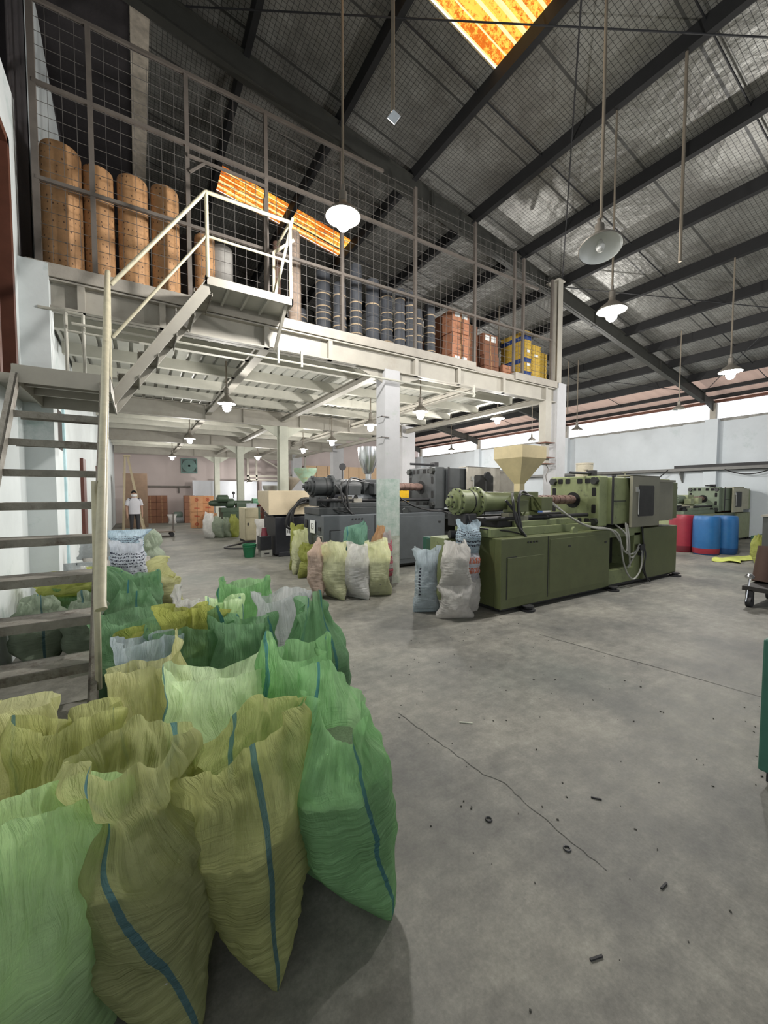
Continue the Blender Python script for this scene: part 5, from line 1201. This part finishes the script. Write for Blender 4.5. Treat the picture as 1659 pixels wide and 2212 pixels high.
# stacks of dark tapered collars with pale bands
M_pot = mat('slate_collar', (.055,.06,.07), .6, var=.2); M_band = mat('straw_band', (.42,.32,.21), .8)
def potstack(x, y, r, h, seed, lab):
    rn = random.Random(seed)
    t = thing('collar_stack', lab, 'stack', (x, y, 4.18), 'dark stacked collars behind the fence')
    z = 4.18; pr = []; bands = []
    while z < 4.18+h:
        dh = rn.uniform(.10,.24); pr += [(z, r), (z+dh*.9, r*.90), (z+dh, r*.90)]; bands.append((z+dh, r*.92)); z += dh; r *= .985
    build('collars', MB().lathe(pr, (x,y,0), n=24), M_pot, t, smooth=True)
    for bz, br in bands[:-1]:
        if rn.random() < .8:
            build('band', MB().lathe([(bz-.018,br),(bz-.012,br*1.05),(bz+.012,br*1.05),(bz+.015,br)], (x,y,0), n=24, cap=False), M_band, t, smooth=True)
    return t
for i, (x, y, r, h) in enumerate(((2.53,7.0,.14,.55),(2.86,6.7,.15,1.12),(3.06,6.45,.125,.95),(3.38,6.45,.125,1.30),(3.72,6.45,.14,1.15),(4.0,6.4,.12,1.05),(4.22,6.3,.11,1.12),(4.46,6.3,.125,.95),(4.66,6.35,.11,.85),(4.92,6.3,.12,1.0))):
    potstack(x, y, r, h, i+1, ('short dark collar stack beside the timber post','dark collar stack with wide bands left of the lamp post','dim grey collar stack under the bright lamp','tall collar stack topped in pale card beneath the bright lamp','wide dark stack of collars right of the fence post','dark collar stack with a straw knot','narrow collar stack with close pale bands','reddish dark collar stack before the cartons','small reddish dark stack beside the cartons','blue green based collar stack nearest the cartons')[i])
# brown cartons on the mezzanine
gC = 'brown cartons on the mezzanine'
rnd = random.Random(4)
lv = ('bottom', 'second', 'third', 'fourth', 'fifth', 'sixth')
def cstack(x, y, w, d, h, n, m, cn, lab_idx=()):
    for k in range(n):
        carton(x+rnd.uniform(-.03,.03), y+rnd.uniform(-.02,.02), 4.18+k*(h+.004), w, d, h, m, 'brown carton, %s level of the %s mezzanine stack' % (lv[k], cn), gC, label_card=k in lab_idx, rz=rnd.uniform(-.03,.03))
cstack(5.42, 6.2, .46, .8, .215, 5, M_cartr, 'labelled front', (0, 4))
cstack(5.15, 7.05, .6, .5, .24, 3, M_cartr, 'low rear left', ())
cstack(5.98, 6.55, .46, .6, .215, 5, M_cartd, 'dark middle', ())
cstack(6.50, 6.4, .45, .5, .225, 4, M_cartd, 'right hand', (3,))
cstack(7.0, 6.35, .35, .4, .15, 2, M_cartr, 'small low', ())
# yellow boxes
M_ybox = mat('yellow_box', (.50,.33,.05), .6, var=.1); M_bbox = mat('blue_box', (.02,.05,.19), .6)
gD = 'flat yellow boxes on the mezzanine'
def ybox(x, y, z, w, d, h, m, lab, lc=False):
    t = thing('flat_box', lab, 'box', (x, y, z), gD)
    build('tray', MB().box(x,y,z,x+w,y+d,z+h*.78), m, t)
    build('lid', MB().box(x-.008,y-.008,z+h*.72,x+w+.008,y+d+.008,z+h*.93), m, t)
    if lc: build('paper_label', MB().box(x+w*.3,y-.012,z+h*.2,x+w*.7,y-.009,z+h*.75), M_paper, t)
for k in range(11):
    ybox(7.53, 6.15, 4.18+k*.10, .22, .7, .10, M_bbox if k in (1, 4, 9) else M_ybox, '%s flat box, level %s of the tall stack beside the mesh gate' % ('blue' if k in (1,4,9) else 'yellow', ('one','two','three','four','five','six','seven','eight','nine','ten','eleven')[k]), k in (3, 6))
for k in range(9):
    ybox(7.82, 6.2, 4.18+k*.095, .32, .5, .095, M_ybox, 'yellow flat box, level %s of the middle stack' % ('one','two','three','four','five','six','seven','eight','nine')[k], k == 6)
for k in range(8):
    ybox(8.2, 6.25, 4.18+k*.095, .24, .5, .095, M_ybox, 'yellow flat box, level %s of the right stack by the steel column' % ('one','two','three','four','five','six','seven','eight')[k])

# ------------------------------------------------------------------ person
def person():
    t = thing('person', 'person in white polo shirt, dark trousers and face mask beside the step ladder', 'person', (-.15, 17.0, 0))
    bx, by = -.15, 17.0
    verts, edges, rad = [], [], []
    def v(x, y, z, r, p=None):
        verts.append((x, y, z)); rad.append(r); i = len(verts)-1
        if p is not None: edges.append((p, i))
        return i
    pel = v(0,0,.93,.13); w = v(0,0,1.06,.125,pel); ch = v(0,0,1.25,.15,w); sh = v(0,0,1.36,.11,ch); nk = v(0,.0,1.43,.05,sh)
    h1 = v(0,-.01,1.49,.06,nk); h2 = v(0,-.01,1.56,.078,h1); h3 = v(0,-.005,1.62,.066,h2)
    for s in (-1, 1):
        a = v(s*.15,0,1.36,.065,sh); b = v(s*.21,.01,1.22,.05,a); c = v(s*.235,.02,1.08,.042,b); d = v(s*.235,-.02,.93,.035,c); e = v(s*.235,-.04,.84,.028,d); hnd = v(s*.235,-.05,.78,.03,e)
        for k in range(4): f = v(s*.235+(.012-.0)*s*0, -.085+k*.022, .73, .0095, hnd); v(s*.232, -.09+k*.022, .69+(.006 if k in (0,3) else 0), .008, f)
        f = v(s*.225,-.095,.765,.011,e); v(s*.22,-.11,.735,.009,f)
        l = v(s*.09,0,.86,.095,pel); m_ = v(s*.10,-.01,.5,.062,l); n_ = v(s*.105,.01,.12,.045,m_); q = v(s*.105,-.0,.05,.045,n_); v(s*.11,-.14,.035,.035,q)
    me = bpy.data.meshes.new('body'); me.from_pydata(verts, edges, [])
    o = bpy.data.objects.new('body', me); link(o, t)
    sk = o.modifiers.new('skin', 'SKIN'); o.modifiers.new('sub', 'SUBSURF').levels = 2
    for i, r in enumerate(rad): me.skin_vertices[0].data[i].radius = (r*(1.25 if 0 <= i <= 3 else 1), r*(.85 if 0 <= i <= 3 else 1))
    me.skin_vertices[0].data[0].use_root = True
    o.modifiers['sub'].render_levels = 2
    m, nt, b = nodes_of('person_colours'); L = nt.links.new
    tc = N(nt, 'ShaderNodeTexCoord'); sp = N(nt, 'ShaderNodeSeparateXYZ'); L(tc.outputs['Object'], sp.inputs[0])
    cr = N(nt, 'ShaderNodeValToRGB'); cr.color_ramp.interpolation = 'CONSTANT'; mrr = N(nt, 'ShaderNodeMath', operation='DIVIDE'); mrr.inputs[1].default_value = 2.0; L(sp.outputs['Z'], mrr.inputs[0]); L(mrr.outputs[0], cr.inputs[0])
    e = cr.color_ramp.elements; e[0].position = 0; e[0].color = (.03,.03,.035,1); e[1].position = .45; e[1].color = (.03,.032,.05,1)
    for pos, col in ((.705,(.40,.24,.17,1)),): x = e.new(pos); x.color = col
    L(cr.outputs[0], b.inputs['Base Color']); b.inputs['Roughness'].default_value = .7
    # forearms bare: anything far from the axis below the sleeve is skin
    ab = N(nt, 'ShaderNodeMath', operation='ABSOLUTE'); L(sp.outputs['X'], ab.inputs[0])
    g = N(nt, 'ShaderNodeMath', operation='GREATER_THAN'); L(ab.outputs[0], g.inputs[0]); g.inputs[1].default_value = .185
    mx = N(nt, 'ShaderNodeMix', data_type='RGBA'); L(g.outputs[0], mx.inputs[0]); L(cr.outputs[0], mx.inputs[6]); mx.inputs[7].default_value = (.40,.24,.17,1); L(mx.outputs[2], b.inputs['Base Color'])
    me.materials.append(m)
    # shirt
    sv = MB(); sv.lathe([(.84,.165),(.95,.165),(1.1,.16),(1.25,.18),(1.36,.165),(1.41,.10),(1.44,.062)], n=28, cap=False)
    for q in sv.bm.verts: q.co.x *= 1.12; q.co.y *= .78
    for s in (-1, 1): sv.tube([(s*.13,0,1.37),(s*.19,.005,1.30),(s*.23,.012,1.15)], [.075,.07,.062], 14, cap=False)
    ms = mat('white_polo', (.60,.60,.64), .8, var=.05)
    build('shirt', sv, ms, t, smooth=True, off=Vector())
    hb = MB(); hb.lathe([(1.55,.082),(1.60,.088),(1.65,.078),(1.69,.045),(1.70,.005)], n=20, cap=False)
    for q in hb.bm.verts: q.co.y = q.co.y*1.05 + .012
    bmesh.ops.delete(hb.bm, geom=[q for q in hb.bm.verts if q.co.y < -.03 and q.co.z < 1.64], context='VERTS')
    build('hair', hb, mat('black_hair', (.01,.01,.01), .6), t, smooth=True, off=Vector())
    mk = MB(); mk.lathe([(1.46,.04),(1.48,.085),(1.53,.10),(1.55,.09)], n=20, cap=False)
    bmesh.ops.delete(mk.bm, geom=[q for q in mk.bm.verts if q.co.y > .01], context='VERTS')
    for q in mk.bm.verts: q.co.y = q.co.y*1.1 - .018
    build('face_mask', mk, mat('white_mask', (.8,.8,.8), .8), t, smooth=True, off=Vector())
    nb = MB(); nb.lathe([(1.545,.004),(1.55,.014),(1.585,.006)], (0,-.088,0), n=8)
    for s in (-1, 1): nb.lathe([(1.555,.001),(1.56,.018),(1.585,.018),(1.59,.001)], (s*.082,0,0), n=8)
    build('nose_and_ears', nb, mat('skin', (.40,.24,.17), .6), t, smooth=True, off=Vector())
    ey = MB()
    for s in (-1, 1): ey.lathe([(1.565,.001),(1.568,.009),(1.576,.009),(1.58,.001)], (s*.03,-.076,0), n=8)
    build('eyes', ey, M_ink, t, smooth=True, off=Vector())
    t.rotation_euler = (0, 0, R(12)); return t
person()

# ------------------------------------------------------------------ litter on the floor
mb = MB(); rnd = random.Random(2)
for k in range(150):
    x, y = rnd.uniform(.9, 4.2), rnd.uniform(.5, 3.6); s = rnd.uniform(.002,.006)
    mb.obox((x,y,s/2), (s*rnd.uniform(1,3),s,s), rnd.uniform(0,3))
o = struct('grit', mb, mat('dark_grit', (.06,.06,.05), .9)); o['kind'] = 'stuff'; o['label'] = 'dark grit scattered on the concrete floor'; o['category'] = 'grit'
for i, (x, y, a, l, lb) in enumerate(((1.30,.72,-.3,.05,'short dark strip lying on the open floor'), (1.78,.72,.0,.045,'short dark strip near the lower right'), (2.0,1.13,-.9,.05,'thin green strip on the floor right'), (1.9,2.0,-.7,.09,'thin white stick near the crack'))):
    solo('offcut', MB().obox((x,y,.004), (l,.007,.006), a), mat('white_stick', (.6,.6,.5), .6) if i == 3 else M_black, lb, 'offcut', (x,y,0))
for x, y, lb in ((1.42,1.33,'small black rubber ring left of the crack'), (1.60,1.03,'small black rubber ring at the end of the crack')):
    mb = MB(); mb.tube([(x+.014*math.cos(a), y+.014*math.sin(a), .004) for a in [2*PI*k/14 for k in range(15)]], .004, 6)
    solo('rubber_ring', mb, M_hose, lb, 'ring', (x,y,0))
